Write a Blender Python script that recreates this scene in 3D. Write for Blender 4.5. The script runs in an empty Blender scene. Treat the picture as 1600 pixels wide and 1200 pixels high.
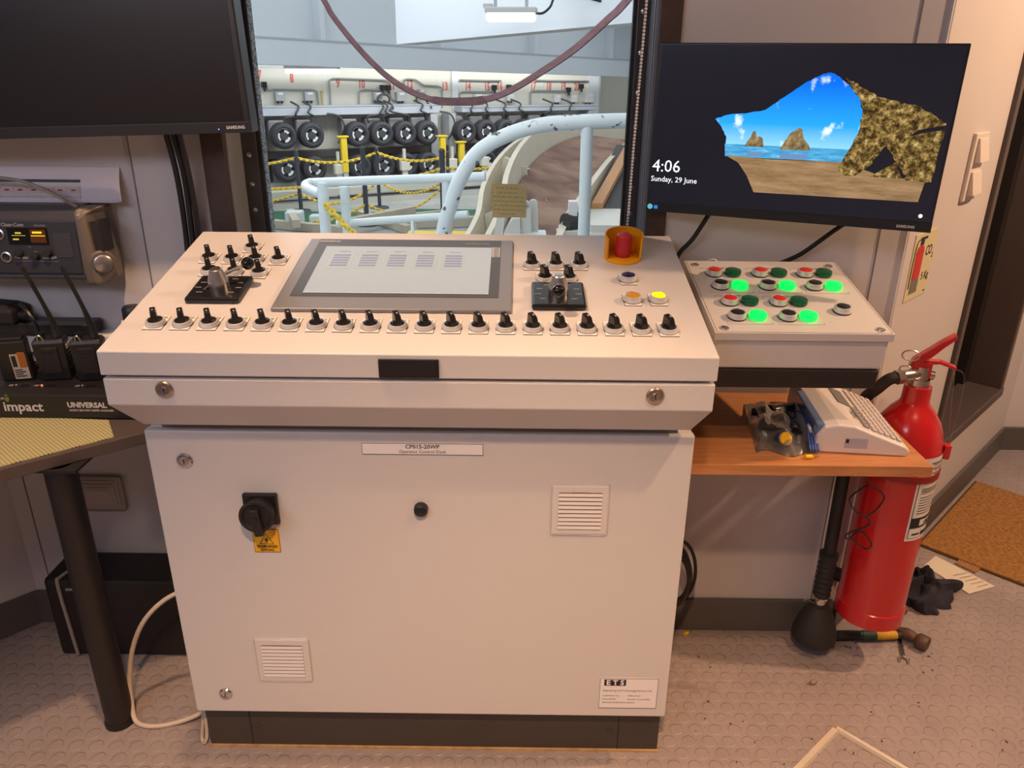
import bpy, bmesh, math, random
from mathutils import Matrix, Vector, Euler
C = bpy.context; D = bpy.data
rnd = random.Random(7)
S = C.scene
COL = S.collection
PI = math.pi
T = lambda x, y, z: Matrix.Translation((x, y, z))
def RX(a): return Matrix.Rotation(a, 4, 'X')
def RY(a): return Matrix.Rotation(a, 4, 'Y')
def RZ(a): return Matrix.Rotation(a, 4, 'Z')

# ------------------------------------------------------------------ camera, world, lights, exposure
cam = D.cameras.new('camera'); cam.sensor_width = 36; cam.lens = 27.0; cam.clip_start = .02; cam.clip_end = 200
co = D.objects.new('camera', cam); COL.objects.link(co)
co.location = (0.17398, -1.25215, 1.39906); co.rotation_euler = (1.1851114, -0.0081247, 0.0083041)
S.camera = co
S.view_settings.view_transform = 'Standard'; S.view_settings.look = 'None'
S.view_settings.gamma = 1.0; S.view_settings.exposure = 0.5; S.view_settings.use_curve_mapping = False
S.render.engine = 'CYCLES'
S.cycles.max_bounces = 10; S.cycles.diffuse_bounces = 5; S.cycles.transparent_max_bounces = 12
S.cycles.sample_clamp_indirect = 6; S.cycles.use_denoising = True; S.cycles.caustics_reflective = False
w = D.worlds.new('world'); S.world = w; w.use_nodes = True
w.node_tree.nodes['Background'].inputs[0].default_value = (.80, .90, 1.0, 1)
w.node_tree.nodes['Background'].inputs[1].default_value = .45

def light(name, kind, loc, target, energy, color, **kw):
    l = D.lights.new(name, kind); l.energy = energy; l.color = color
    for k, v in kw.items(): setattr(l, k, v)
    o = D.objects.new(name, l); COL.objects.link(o); o.location = loc
    d = Vector(target) - Vector(loc)
    o.rotation_euler = d.to_track_quat('-Z', 'Y').to_euler()
    return o
WARM = (1, .60, .345)
light('downlight_desk', 'SPOT', (-.42, -.22, 2.32), (-.40, -.10, 0), 62, WARM, spot_size=1.35, spot_blend=.55, shadow_soft_size=.035)
light('downlight_doorway', 'SPOT', (2.25, .15, 2.32), (1.75, .45, 0), 110, WARM, spot_size=2.5, spot_blend=.4, shadow_soft_size=.035)
light('downlight_rear', 'SPOT', (.15, -1.35, 2.32), (.15, -1.0, 0), 150, WARM, spot_size=1.44, spot_blend=.7, shadow_soft_size=.05)
light('downlight_right', 'SPOT', (1.05, -.75, 2.32), (1.0, -.5, 0), 40, WARM, spot_size=1.5, spot_blend=.6, shadow_soft_size=.04)
light('room_fill', 'AREA', (-1.35, -1.9, 2.31), (-.75, -.3, .7), 23, (.84, .84, 1.0), shape='RECTANGLE', size=1.8, size_y=.7)  # added cool fill for the left wall and upright faces, no fixture
light('hall_top_fill', 'AREA', (0, 6.2, 2.30), (0, 6.2, 0), 215, (.95, .98, 1.0), shape='RECTANGLE', size=12, size_y=9)  # unseen area light added for the hall, set low to spare the girders
light('hall_window_fill', 'AREA', (-2.6, 4.7, 2.5), (.1, .5, 1.1), 38, (.97, .98, 1.0), shape='RECTANGLE', size=2.5, size_y=.5)  # added light aimed at the window to brighten note and glass edge
light('hall_wall_fill', 'AREA', (-.2, 10.7, 2.25), (-1.9, 12.6, .3), 105, (1, .98, .93), shape='RECTANGLE', size=6, size_y=.5)  # added light hidden behind the girder to brighten the numbered wall
light('hall_front_fill', 'AREA', (-.5, .85, 2.25), (-1.0, 8.0, .4), 55, (.95, .98, 1.0), shape='RECTANGLE', size=6, size_y=.5)  # added light above the window for the near rails and wheels

# ------------------------------------------------------------------ materials
MT = {}
def M(name, col=(.5, .5, .5), rough=.5, metal=0, emit=0, var=0, vs=12, bump=0, bs=60, coat=0, alpha=1, spec=None):
    if name in MT: return MT[name]
    m = D.materials.new(name); m.use_nodes = True; MT[name] = m
    nt = m.node_tree; b = nt.nodes['Principled BSDF']
    b.inputs['Base Color'].default_value = (*col, 1); b.inputs['Roughness'].default_value = rough
    b.inputs['Metallic'].default_value = metal
    if spec is not None: b.inputs['Specular IOR Level'].default_value = spec
    if coat: b.inputs['Coat Weight'].default_value = coat; b.inputs['Coat Roughness'].default_value = .08
    if emit:
        b.inputs['Emission Color'].default_value = (*col, 1); b.inputs['Emission Strength'].default_value = emit
    tc = None
    if var or bump:
        tc = nt.nodes.new('ShaderNodeTexCoord')
    if var:
        n = nt.nodes.new('ShaderNodeTexNoise'); n.inputs['Scale'].default_value = vs; n.inputs['Detail'].default_value = 6
        nt.links.new(tc.outputs['Object'], n.inputs['Vector'])
        mx = nt.nodes.new('ShaderNodeMix'); mx.data_type = 'RGBA'
        mx.inputs[6].default_value = (*[c * (1 - var) for c in col], 1); mx.inputs[7].default_value = (*[min(1, c * (1 + var)) for c in col], 1)
        nt.links.new(n.outputs['Fac'], mx.inputs[0]); nt.links.new(mx.outputs[2], b.inputs['Base Color'])
    if bump:
        n = nt.nodes.new('ShaderNodeTexNoise'); n.inputs['Scale'].default_value = bs; n.inputs['Detail'].default_value = 3
        nt.links.new(tc.outputs['Object'], n.inputs['Vector'])
        bp = nt.nodes.new('ShaderNodeBump'); bp.inputs['Strength'].default_value = bump; bp.inputs['Distance'].default_value = .002
        nt.links.new(n.outputs['Fac'], bp.inputs['Height']); nt.links.new(bp.outputs[0], b.inputs['Normal'])
    return m
def lift(r, g, b):
    f = lambda c: (c / 255 / 12.92 if c / 255 <= .04045 else ((c / 255 + .055) / 1.055) ** 2.4)
    return (f(r), f(g), f(b))
paint = M('light_grey_paint', (.60, .585, .575), .42, var=.02, bump=.08, bs=420)
wallm = M('wall_panel', (.58, .56, .57), .55, var=.03, vs=3)
joint = M('panel_joint', (.18, .16, .17), .7)
blk = M('black_plastic', (.012, .011, .012), .38)
blkm = M('black_matt', (.014, .012, .012), .62, var=.2)
blkg = M('black_gloss', (.006, .006, .007), .08)
rubber = M('black_rubber', (.018, .016, .016), .7, bump=.1)
chrome = M('chrome', (.62, .60, .58), .18, 1)
steel = M('brushed_steel', (.55, .52, .50), .32, 1, bump=.05, bs=200)
bez = M('satin_bezel', (.70, .69, .69), .34, .45)
brown = M('dark_brown_trim', (.060, .036, .028), .55, var=.35, vs=60, bump=.1)
plinthm = M('plinth_brown', (.050, .040, .034), .5, var=.1)
basem = M('skirting_grey', (.10, .092, .088), .5, var=.1)
white = M('white_plastic', (.72, .70, .69), .4)
paper = M('white_paper', (.78, .76, .76), .8)
ink = M('black_ink', (.015, .015, .018), .7)
redink = M('red_ink', (.55, .05, .04), .7)
redp = M('red_paint', (.50, .012, .014), .22, coat=.4)
hallw = M('hall_cream', (.62, .60, .53), .6, var=.05, vs=2)
hallst = M('hall_white_steel', (.64, .68, .72), .5, var=.04, vs=1.5)
hallgr = M('hall_grey_steel', (.42, .44, .46), .5, var=.1, vs=3)
hallrail = M('hall_rail_paint', (.66, .73, .74), .4, var=.05)
yel = M('yellow_plastic', (.78, .47, .02), .45)
trench = M('grey_trunking', (.45, .48, .55), .5, var=.08)
tyre = M('tyre_rubber', (.030, .032, .042), .75, var=.3, vs=9)
cream = M('cream_paint', (.62, .56, .44), .5, var=.12, vs=5)
woodt = M('timber', (.50, .44, .34), .7, var=.2, vs=8)
navy = M('dark_post', (.045, .05, .075), .5)

def floor_mat():
    m = D.materials.new('studded_rubber_floor'); m.use_nodes = True; nt = m.node_tree; b = nt.nodes['Principled BSDF']
    N = nt.nodes.new; L = nt.links.new
    g = N('ShaderNodeNewGeometry'); sp = N('ShaderNodeSeparateXYZ'); L(g.outputs['Position'], sp.inputs[0])
    def mth(op, a, bb=None, c=None):
        n = N('ShaderNodeMath'); n.operation = op
        for i, v in enumerate((a, bb, c)):
            if v is None: continue
            if isinstance(v, (int, float)): n.inputs[i].default_value = v
            else: L(v, n.inputs[i])
        return n.outputs[0]
    P = .045
    def grid(ox, oy):
        x = mth('SUBTRACT', mth('FRACT', mth('DIVIDE', mth('ADD', sp.outputs[0], ox), P)), .5)
        y = mth('SUBTRACT', mth('FRACT', mth('DIVIDE', mth('ADD', sp.outputs[1], oy), P * 1.5)), .5)
        y = mth('MULTIPLY', y, 1.5)
        return mth('SQRT', mth('ADD', mth('MULTIPLY', x, x), mth('MULTIPLY', y, y)))
    d = mth('MINIMUM', grid(10, 10), grid(10 + P / 2, 10 + P * .75))
    mr = N('ShaderNodeMapRange'); mr.interpolation_type = 'SMOOTHSTEP'
    mr.inputs[1].default_value = .30; mr.inputs[2].default_value = .36; mr.inputs[3].default_value = 1; mr.inputs[4].default_value = 0
    L(d, mr.inputs[0])
    bp = N('ShaderNodeBump'); bp.inputs['Strength'].default_value = .7; bp.inputs['Distance'].default_value = .0022
    L(mr.outputs[0], bp.inputs['Height']); L(bp.outputs[0], b.inputs['Normal'])
    n1 = N('ShaderNodeTexNoise'); n1.inputs['Scale'].default_value = 5; n1.inputs['Detail'].default_value = 8; n1.inputs['Roughness'].default_value = .65
    L(g.outputs['Position'], n1.inputs['Vector'])
    n2 = N('ShaderNodeTexNoise'); n2.inputs['Scale'].default_value = 120; n2.inputs['Detail'].default_value = 4
    L(g.outputs['Position'], n2.inputs['Vector'])
    cr = N('ShaderNodeValToRGB'); cr.color_ramp.elements[0].position = .3; cr.color_ramp.elements[0].color = (.27, .225, .215, 1)
    cr.color_ramp.elements[1].position = .75; cr.color_ramp.elements[1].color = (.35, .295, .285, 1)
    L(n1.outputs['Fac'], cr.inputs[0])
    c2 = N('ShaderNodeValToRGB'); c2.color_ramp.elements[0].position = .28; c2.color_ramp.elements[0].color = (.55, .5, .47, 1)
    c2.color_ramp.elements[1].position = .42; c2.color_ramp.elements[1].color = (1, 1, 1, 1)
    L(n2.outputs['Fac'], c2.inputs[0])
    mx = N('ShaderNodeMix'); mx.data_type = 'RGBA'; mx.blend_type = 'MULTIPLY'; mx.inputs[0].default_value = .5
    L(cr.outputs[0], mx.inputs[6]); L(c2.outputs[0], mx.inputs[7]); L(mx.outputs[2], b.inputs['Base Color'])
    b.inputs['Roughness'].default_value = .36
    return m
floorm = floor_mat()

def ramp_mat(name, cols, scale, rough=.5, stretch=(1, 1, 1), bump=0, metal=0, detail=8, dist=0):
    m = D.materials.new(name); m.use_nodes = True; nt = m.node_tree; b = nt.nodes['Principled BSDF']
    N = nt.nodes.new; L = nt.links.new
    tc = N('ShaderNodeTexCoord'); mp = N('ShaderNodeMapping'); mp.inputs['Scale'].default_value = stretch
    L(tc.outputs['Object'], mp.inputs[0])
    n = N('ShaderNodeTexNoise'); n.inputs['Scale'].default_value = scale; n.inputs['Detail'].default_value = detail; n.inputs['Distortion'].default_value = dist
    L(mp.outputs[0], n.inputs['Vector'])
    cr = N('ShaderNodeValToRGB'); e = cr.color_ramp.elements
    while len(e) < len(cols): e.new(.5)
    for i, (p, c) in enumerate(cols): e[i].position = p; e[i].color = (*c, 1)
    L(n.outputs['Fac'], cr.inputs[0]); L(cr.outputs[0], b.inputs['Base Color'])
    b.inputs['Roughness'].default_value = rough; b.inputs['Metallic'].default_value = metal
    if bump:
        bp = N('ShaderNodeBump'); bp.inputs['Strength'].default_value = bump; bp.inputs['Distance'].default_value = .002
        L(n.outputs['Fac'], bp.inputs['Height']); L(bp.outputs[0], b.inputs['Normal'])
    MT[name] = m
    return m
beech = ramp_mat('beech_wood', [(.3, (.40, .165, .058)), (.5, (.50, .215, .080)), (.7, (.56, .26, .105))], 9, .35, (1, 9, 9), dist=.6)
matm = ramp_mat('coir_mat', [(.25, (.17, .075, .018)), (.5, (.29, .135, .034)), (.75, (.40, .20, .06))], 90, .95, bump=.8)
rust = ramp_mat('rusty_steel', [(.3, (.10, .045, .028)), (.48, (.20, .105, .072)), (.62, (.30, .17, .115)), (.75, (.30, .22, .17))], 4, .75, (1, 1, 1), bump=.3, dist=.5)
worn = ramp_mat('chipped_white_paint', [(.34, (.07, .075, .08)), (.385, (.07, .075, .08)), (.40, (.66, .73, .74)), (1, (.70, .77, .78))], 24, .45, (1, 1, 1), detail=5)
for i, p in enumerate((.33, .345, .36, 1)): worn.node_tree.nodes['Color Ramp'].color_ramp.elements[i].position = p
strapm = ramp_mat('maroon_strap', [(.3, (.10, .045, .052)), (.7, (.18, .090, .098))], 60, .8)
ragm = ramp_mat('navy_rag', [(.3, (.010, .010, .018)), (.7, (.035, .033, .050))], 25, .9, bump=.5)
hamm = ramp_mat('rusty_hammer', [(.3, (.06, .035, .025)), (.7, (.15, .085, .055))], 40, .6, metal=.3)
def mesh_mat():
    m = D.materials.new('woven_green_mat'); m.use_nodes = True; nt = m.node_tree; b = nt.nodes['Principled BSDF']
    N = nt.nodes.new; L = nt.links.new
    tc = N('ShaderNodeTexCoord'); mp = N('ShaderNodeMapping'); mp.inputs['Rotation'].default_value = (0, 0, .72); L(tc.outputs['Object'], mp.inputs[0])
    ws = []
    for ax in ('X', 'Y'):
        wv = N('ShaderNodeTexWave'); wv.bands_direction = ax; wv.inputs['Scale'].default_value = 46; L(mp.outputs[0], wv.inputs[0]); ws.append(wv)
    mm = N('ShaderNodeMath'); mm.operation = 'MULTIPLY'; L(ws[0].outputs['Fac'], mm.inputs[0]); L(ws[1].outputs['Fac'], mm.inputs[1])
    cr = N('ShaderNodeValToRGB'); cr.color_ramp.elements[0].position = .45; cr.color_ramp.elements[0].color = (.52, .48, .23, 1)
    cr.color_ramp.elements[1].position = .62; cr.color_ramp.elements[1].color = (.12, .09, .05, 1)
    L(mm.outputs[0], cr.inputs[0]); L(cr.outputs[0], b.inputs['Base Color']); b.inputs['Roughness'].default_value = .8
    return m
meshmat = mesh_mat()
def glass_mat(name, tint=(1, 1, 1), refl=.06, rough=.0, haze=0):
    m = D.materials.new(name); m.use_nodes = True; nt = m.node_tree; nt.nodes.remove(nt.nodes['Principled BSDF'])
    o = nt.nodes['Material Output']; t = nt.nodes.new('ShaderNodeBsdfTransparent'); t.inputs[0].default_value = (*tint, 1)
    g = nt.nodes.new('ShaderNodeBsdfGlossy'); g.inputs['Roughness'].default_value = rough
    f = nt.nodes.new('ShaderNodeFresnel'); f.inputs[0].default_value = 1.45
    mu = nt.nodes.new('ShaderNodeMath'); mu.operation = 'MULTIPLY'; mu.inputs[1].default_value = refl / .04
    x = nt.nodes.new('ShaderNodeMixShader')
    nt.links.new(f.outputs[0], mu.inputs[0]); nt.links.new(mu.outputs[0], x.inputs[0]); nt.links.new(t.outputs[0], x.inputs[1]); nt.links.new(g.outputs[0], x.inputs[2]); nt.links.new(x.outputs[0], o.inputs[0])
    if haze:
        d = nt.nodes.new('ShaderNodeBsdfDiffuse'); d.inputs[0].default_value = (.6, .58, .58, 1); y = nt.nodes.new('ShaderNodeMixShader'); y.inputs[0].default_value = haze
        nt.links.new(x.outputs[0], y.inputs[1]); nt.links.new(d.outputs[0], y.inputs[2]); nt.links.new(y.outputs[0], o.inputs[0])
    return m
glass = glass_mat('window_glass', (.97, .99, 1), .05)
bagm = glass_mat('clear_bag', (.92, .91, .92), .20, .14, .10)
clear = glass_mat('clear_plastic', (.92, .92, .95), .08, .05)
def translucent(name, col, f=.6):
    m = D.materials.new(name); m.use_nodes = True; nt = m.node_tree; nt.nodes.remove(nt.nodes['Principled BSDF'])
    a = nt.nodes.new('ShaderNodeBsdfDiffuse'); t = nt.nodes.new('ShaderNodeBsdfTranslucent'); x = nt.nodes.new('ShaderNodeMixShader'); x.inputs[0].default_value = f
    n = nt.nodes.new('ShaderNodeTexNoise'); n.inputs['Scale'].default_value = 260; tc = nt.nodes.new('ShaderNodeTexCoord'); nt.links.new(tc.outputs['Object'], n.inputs['Vector'])
    r = nt.nodes.new('ShaderNodeValToRGB'); r.color_ramp.elements[0].position = .42; r.color_ramp.elements[1].position = .56
    r.color_ramp.elements[0].color = (*[c * (.45 if f > .8 else .93) for c in col], 1); r.color_ramp.elements[1].color = (*col, 1); nt.links.new(n.outputs['Fac'], r.inputs[0])
    for q in (a, t): nt.links.new(r.outputs[0], q.inputs[0])
    nt.links.new(a.outputs[0], x.inputs[1]); nt.links.new(t.outputs[0], x.inputs[2]); nt.links.new(x.outputs[0], nt.nodes['Material Output'].inputs[0]); return m
def emi(name, col, s=1.0):
    m = D.materials.new(name); m.use_nodes = True; nt = m.node_tree; nt.nodes.remove(nt.nodes['Principled BSDF'])
    e = nt.nodes.new('ShaderNodeEmission'); e.inputs[0].default_value = (*col, 1); e.inputs[1].default_value = s
    nt.links.new(e.outputs[0], nt.nodes['Material Output'].inputs[0]); return m

# ------------------------------------------------------------------ mesh builder and object tree
WM = {}
class MB:
    def __init__(s, mat=Matrix()): s.bm = bmesh.new(); s.M = mat; s.mi = 0; s.sm = False
    def _v(s, pts, m=None):
        return [s.bm.verts.new(Vector(p) if m is None else m @ Vector(p)) for p in pts]
    def f(s, vs):
        try: fc = s.bm.faces.new(vs)
        except ValueError: return
        fc.material_index = s.mi; fc.smooth = s.sm; return fc
    def box(s, a, b, m=None, bev=0):
        (x0, y0, z0), (x1, y1, z1) = a, b
        v = s._v([(x0, y0, z0), (x1, y0, z0), (x1, y1, z0), (x0, y1, z0), (x0, y0, z1), (x1, y0, z1), (x1, y1, z1), (x0, y1, z1)], m)
        fs = [s.f([v[i] for i in q]) for q in ((3, 2, 1, 0), (4, 5, 6, 7), (0, 1, 5, 4), (1, 2, 6, 5), (2, 3, 7, 6), (3, 0, 4, 7))]
        if bev:
            es = {e for f in fs for e in f.edges}
            r = bmesh.ops.bevel(s.bm, geom=list(es), offset=bev, segments=2, affect='EDGES', profile=.5)
            for fc in r['faces']: fc.material_index = s.mi
        return s
    def cbox(s, c, d, m=None, bev=0):
        return s.box([c[i] - d[i] / 2 for i in range(3)], [c[i] + d[i] / 2 for i in range(3)], m, bev)
    def loft(s, rings, m=None, cap=True, closed=True):
        rs = [s._v(r, m) for r in rings]; n = len(rs[0])
        for a, b in zip(rs, rs[1:]):
            for i in range(n if closed else n - 1):
                j = (i + 1) % n; s.f([a[i], a[j], b[j], b[i]])
        if cap:
            s0 = s.sm; s.sm = False
            s.f(rs[0][::-1]); s.f(rs[-1]); s.sm = s0
        return s
    def lathe(s, prof, m=None, n=32, cap=True):
        s.sm = True
        s.loft([[(r * math.cos(2 * PI * i / n), r * math.sin(2 * PI * i / n), z) for i in range(n)] for r, z in prof], m, cap)
        s.sm = False; return s
    def cyl(s, p0, p1, r0, r1=None, n=16):
        r1 = r0 if r1 is None else r1
        p0, p1 = Vector(p0), Vector(p1); d = p1 - p0
        q = d.to_track_quat('Z', 'Y').to_matrix().to_4x4()
        return s.lathe([(r0, 0), (r1, d.length)], T(*p0) @ q, n)
    def tube(s, pts, r, n=8, sub=0, flat=None, closed=False):
        pts = [Vector(p) for p in pts]
        if sub: pts = spline(pts, sub, closed)
        rr = r if isinstance(r, (list, tuple)) else [r] * len(pts)
        rings = []; up = None
        for i, p in enumerate(pts):
            a = pts[i - 1] if (i > 0 or closed) else p; b = pts[(i + 1) % len(pts)] if (i < len(pts) - 1 or closed) else p
            t = (b - a).normalized()
            if up is None: up = t.orthogonal().normalized()
            up = (up - t * up.dot(t)); up = up.normalized() if up.length > 1e-6 else t.orthogonal().normalized()
            sd = t.cross(up)
            rings.append([p + (up * math.cos(2 * PI * k / n) + sd * math.sin(2 * PI * k / n)) * rr[i] for k in range(n)])
        s.sm = True
        if closed: rings.append(rings[0]); s.loft(rings, None, False)
        else: s.loft(rings)
        s.sm = False; return s
    def prism(s, poly, z0, z1, m=None):
        return s.loft([[(x, y, z0) for x, y in poly], [(x, y, z1) for x, y in poly]], m)
    def sphere(s, c, r, n=20, sc=(1, 1, 1)):
        k = n // 2
        s.lathe([(max(1e-4, r * math.sin(PI * i / k)), -r * math.cos(PI * i / k)) for i in range(k + 1)], T(*c) @ Matrix.Diagonal((*sc, 1)), n); return s
    def poly(s, pts, m=None): s.f(s._v(pts, m)); return s
    def text(s, txt, size, m, align='CENTER', bold=0, w=1, ay='CENTER'):
        cu = D.curves.new('t', 'FONT'); cu.body = txt; cu.size = size; cu.align_x = align; cu.align_y = ay; cu.offset = bold; cu.resolution_u = 2
        o = D.objects.new('t', cu); COL.objects.link(o)
        me = D.meshes.new_from_object(o.evaluated_get(C.evaluated_depsgraph_get()))
        vs = [s._v([(v.co.x * w, v.co.y, 0)], m)[0] for v in me.vertices]
        for p in me.polygons: s.f([vs[i] for i in p.vertices])
        D.objects.remove(o); D.curves.remove(cu); D.meshes.remove(me); return s
    def mat(s, i): s.mi = i; return s
    def build(s, name, mats, parent=None, M=None, bev=0, keep=False):
        mats = mats if isinstance(mats, (list, tuple)) else [mats]
        bmesh.ops.recalc_face_normals(s.bm, faces=s.bm.faces)
        for e in s.bm.edges:
            if len(e.link_faces) == 2 and e.calc_face_angle(0) > .62: e.smooth = False
        me = D.meshes.new(name); s.bm.to_mesh(me); s.bm.free()
        for mm in mats: me.materials.append(mm)
        o = D.objects.new(name, me); COL.objects.link(o)
        M = M or s.M; WM[o.name] = M
        if parent: o.parent = parent; o.matrix_basis = WM[parent.name].inverted() @ M
        else: o.matrix_basis = M
        if bev:
            b = o.modifiers.new('bevel', 'BEVEL'); b.width = bev; b.segments = 2; b.limit_method = 'ANGLE'; b.angle_limit = .7
        return o
def spline(pts, sub, closed=False):
    out = []; n = len(pts)
    g = (lambda i: pts[i % n]) if closed else (lambda i: pts[max(0, min(n - 1, i))])
    for i in range(n if closed else n - 1):
        a, b, c, d = g(i - 1), g(i), g(i + 1), g(i + 2)
        for k in range(sub):
            t = k / sub
            out.append(.5 * ((2 * b) + (c - a) * t + (2 * a - 5 * b + 4 * c - d) * t * t + (3 * b - a - 3 * c + d) * t ** 3))
    if not closed: out.append(pts[-1])
    return out
def tag(o, label, cat, group=None):
    o['label'] = label; o['category'] = cat
    if group: o['group'] = group
    return o
def thing(name, label, cat, M, group=None):
    o = D.objects.new(name, None); COL.objects.link(o); o.empty_display_size = .05
    if not isinstance(M, Matrix): M = T(*M)
    o.matrix_basis = M; WM[o.name] = M
    return tag(o, label, cat, group)
def struct(o): o['kind'] = 'structure'; return o
def dup(root, M, label=None, group=None, parent=None):
    def cp(o, par):
        c = o.copy(); COL.objects.link(c); c.parent = par
        for ch in [k for k in D.objects if k.parent == o]: cp(ch, c)
        return c
    kids = [k for k in D.objects if k.parent == root]
    c = root.copy(); COL.objects.link(c)
    WM[c.name] = M; c.parent = parent
    c.matrix_basis = WM[parent.name].inverted() @ M if parent else M
    for k in kids: cp(k, c)
    if label: c['label'] = label
    return c

# ------------------------------------------------------------------ room shell
CORN = Vector((1.035, .446, 0)); INN = Vector((2.133, 1.556, 0)); LC = Vector((-1.11, .446, 0))
ANG = math.atan2(INN.y - CORN.y, INN.x - CORN.x)
WR = T(*CORN) @ RZ(ANG)          # local x along the angled wall, -y towards the room
WR_L = (INN - CORN).length
H = 2.34
b = MB(); b.box((-2.6, -3.1, -.05), (4.0, .62, 0)); b.box((.62, .62, -.05), (4.0, 2.0, 0)); struct(b.build('floor', floorm))
b = MB(); b.box((-2.6, -3.1, H), (4.0, 2.2, H + .05)); struct(b.build('ceiling', M('ceiling_white', (.62, .61, .60), .7)))
# back wall with the window opening
wx0, wx1, wz0, wz1 = -.452, .456, .72, 2.20
b = MB()
b.box((LC.x - .1, .446, 0), (wx0, .58, H)); b.box((wx1, .446, 0), (CORN.x + .003, .58, H)); b.box((wx0, .446, 0), (wx1, .58, wz0)); b.box((wx0, .446, wz1), (wx1, .58, H))
b.mat(1)
for x in (-.655, .972, -1.068): b.box((x - .0015, .4448, .1), (x + .0015, .4465, H))
struct(b.build('wall_back', [wallm, joint]))
b = MB(T(*LC) @ RZ(math.radians(225.5))); b.box((0, -.12, 0), (2.2, 0, H)); struct(b.build('wall_left', wallm))
b = MB()
b.box((-2.65, -3.1, 0), (-2.55, -1.0, H)); struct(b.build('wall_far_left', wallm))
b = MB(); b.box((-2.6, -3.15, 0), (4.0, -3.05, H)); struct(b.build('wall_rear', wallm))
b = MB(); b.box((3.9, -3.1, 0), (4.0, 1.7, H)); struct(b.build('wall_far_right', wallm))
b = MB(); b.box((INN.x - .02, INN.y, 0), (4.0, INN.y + .1, H)); struct(b.build('wall_end', wallm))
# angled wall with the raised doorway
o0, o1, oz0, oz1 = .572, 1.31, .322, 2.12
b = MB(WR)
b.box((-.005, 0, 0), (o0, .12, H)); b.box((o1, 0, 0), (WR_L + .05, .12, H)); b.box((o0, 0, 0), (o1, .12, oz0)); b.box((o0, 0, oz1), (o1, .12, H))
struct(b.build('wall_right', [wallm, joint]))
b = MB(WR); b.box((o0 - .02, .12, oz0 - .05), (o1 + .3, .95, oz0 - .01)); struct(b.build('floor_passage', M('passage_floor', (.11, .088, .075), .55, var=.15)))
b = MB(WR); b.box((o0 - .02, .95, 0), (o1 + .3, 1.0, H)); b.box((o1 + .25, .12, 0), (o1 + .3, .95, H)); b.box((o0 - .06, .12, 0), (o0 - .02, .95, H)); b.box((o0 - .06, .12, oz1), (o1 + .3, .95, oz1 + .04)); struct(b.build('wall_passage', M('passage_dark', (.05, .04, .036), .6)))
fr = M('door_frame_grey', (.075, .055, .050), .45)
b = MB(WR); b.box((o0, -.012, oz0), (o0 + .035, .12, oz1), bev=.004); b.box((o1 - .035, -.012, oz0), (o1, .12, oz1), bev=.004); b.box((o0, -.012, oz1 - .035), (o1, .12, oz1), bev=.004); b.box((o0, -.015, oz0 - .012), (o1, .12, oz0 + .022), bev=.004)
struct(b.build('trim_3', fr))
d1 = struct(MB(WR).box((o1 - .085, .10, oz0 + .012), (o1 - .04, .84, oz1 - .04), bev=.003).build('door_1', M('door_dark_brown', (.014, .010, .009), .55, var=.15)))
b = MB(WR); b.cyl((o1 - .088, .2, 1.06), (o1 - .105, .2, 1.06), .012); b.build('door_handle', steel, d1)
# skirting
b = MB(); b.box((LC.x, .432, 0), (CORN.x - .005, .446, .098), bev=.002); struct(b.build('baseboard_back', basem))
b = MB(T(*LC) @ RZ(math.radians(225.5))); b.box((0, 0, 0), (1.9, .012, .098), bev=.002); struct(b.build('baseboard_left', basem))
b = MB(WR); b.box((0, -.012, 0), (WR_L, 0, .098), bev=.002); struct(b.build('baseboard_right', basem))
b = MB(); b.box((INN.x, INN.y - .014, 0), (3.9, INN.y, .098), bev=.002); struct(b.build('baseboard_end', basem))
# window
b = MB(); b.box((-.497, .436, .70), (-.450, .4475, 2.25)); struct(b.build('trim_1', brown))
b = MB(); b.box((.455, .436, .70), (.498, .4475, 2.25)); struct(b.build('trim_2', brown))
rev = M('reveal_grey', (.22, .235, .26), .45)
b = MB()
b.box((-.4525, .448, wz0), (-.4455, .60, wz1)); b.box((.4485, .448, wz0), (.4560, .60, wz1))
b.box((wx0, .448, wz0 - .002), (wx1, .60, wz0 + .012)); b.box((wx0, .448, wz1 - .012), (wx1, .60, wz1))
for k in range(3): b.box((.4455, .458 + .022 * k, wz0), (.4487, .468 + .022 * k, wz1))
win = struct(b.build('window_1', rev))
fs = M('dark_window_steel', (.085, .078, .078), .35, .4, var=.15, vs=30)
b = MB(); b.box((-.447, .536, wz0), (-.412, .552, wz1), bev=.002); b.box((.421, .536, wz0), (.449, .552, wz1), bev=.002); b.box((-.447, .536, wz0), (.449, .552, wz0 + .035)); b.box((-.447, .536, wz1 - .035), (.449, .552, wz1)); b.build('window_frame', fs, win)
b = MB(); b.box((-.4145, .540, wz0 + .03), (-.4035, .556, wz1 - .03)); b.box((.4135, .540, wz0 + .03), (.4225, .556, wz1 - .03)); b.build('gasket', rubber, win)
b = MB(); b.box((-.404, .549, wz0 + .03), (-.3945, .553, wz1 - .03)); b.build('glass_edge', translucent('glass_bead_edge', (.80, .86, .92), .85), win)
b = MB(); b.box((-.41, .556, wz0 + .02), (.42, .560, wz1 - .02)); b.build('glass_pane', glass, win)
for z in (1.10, 1.158, 1.222, 1.29, 1.36, 1.44, 1.52):
    for x in (-.430, .4335):
        b = MB(T(x, .536, z) @ RX(PI / 2)); b.lathe([(.0058, 0), (.0055, .002), (.0035, .0036), (.0001, .004)], n=12); b.build('screw', chrome, win)
b = MB()
z = 1.035; k = 0
while z < 2.0:
    b.sphere((.4135 + .0010 * math.sin(z * 9) + (z - 1.05) * .018, .430, z), .0031, 8); z += .0066
tag(b.build('blind_chain', white), 'white beaded blind chain hanging down the right window jamb', 'blind chain')
b = MB(T(.155, .5535, 1.123) @ RX(PI / 2))
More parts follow.
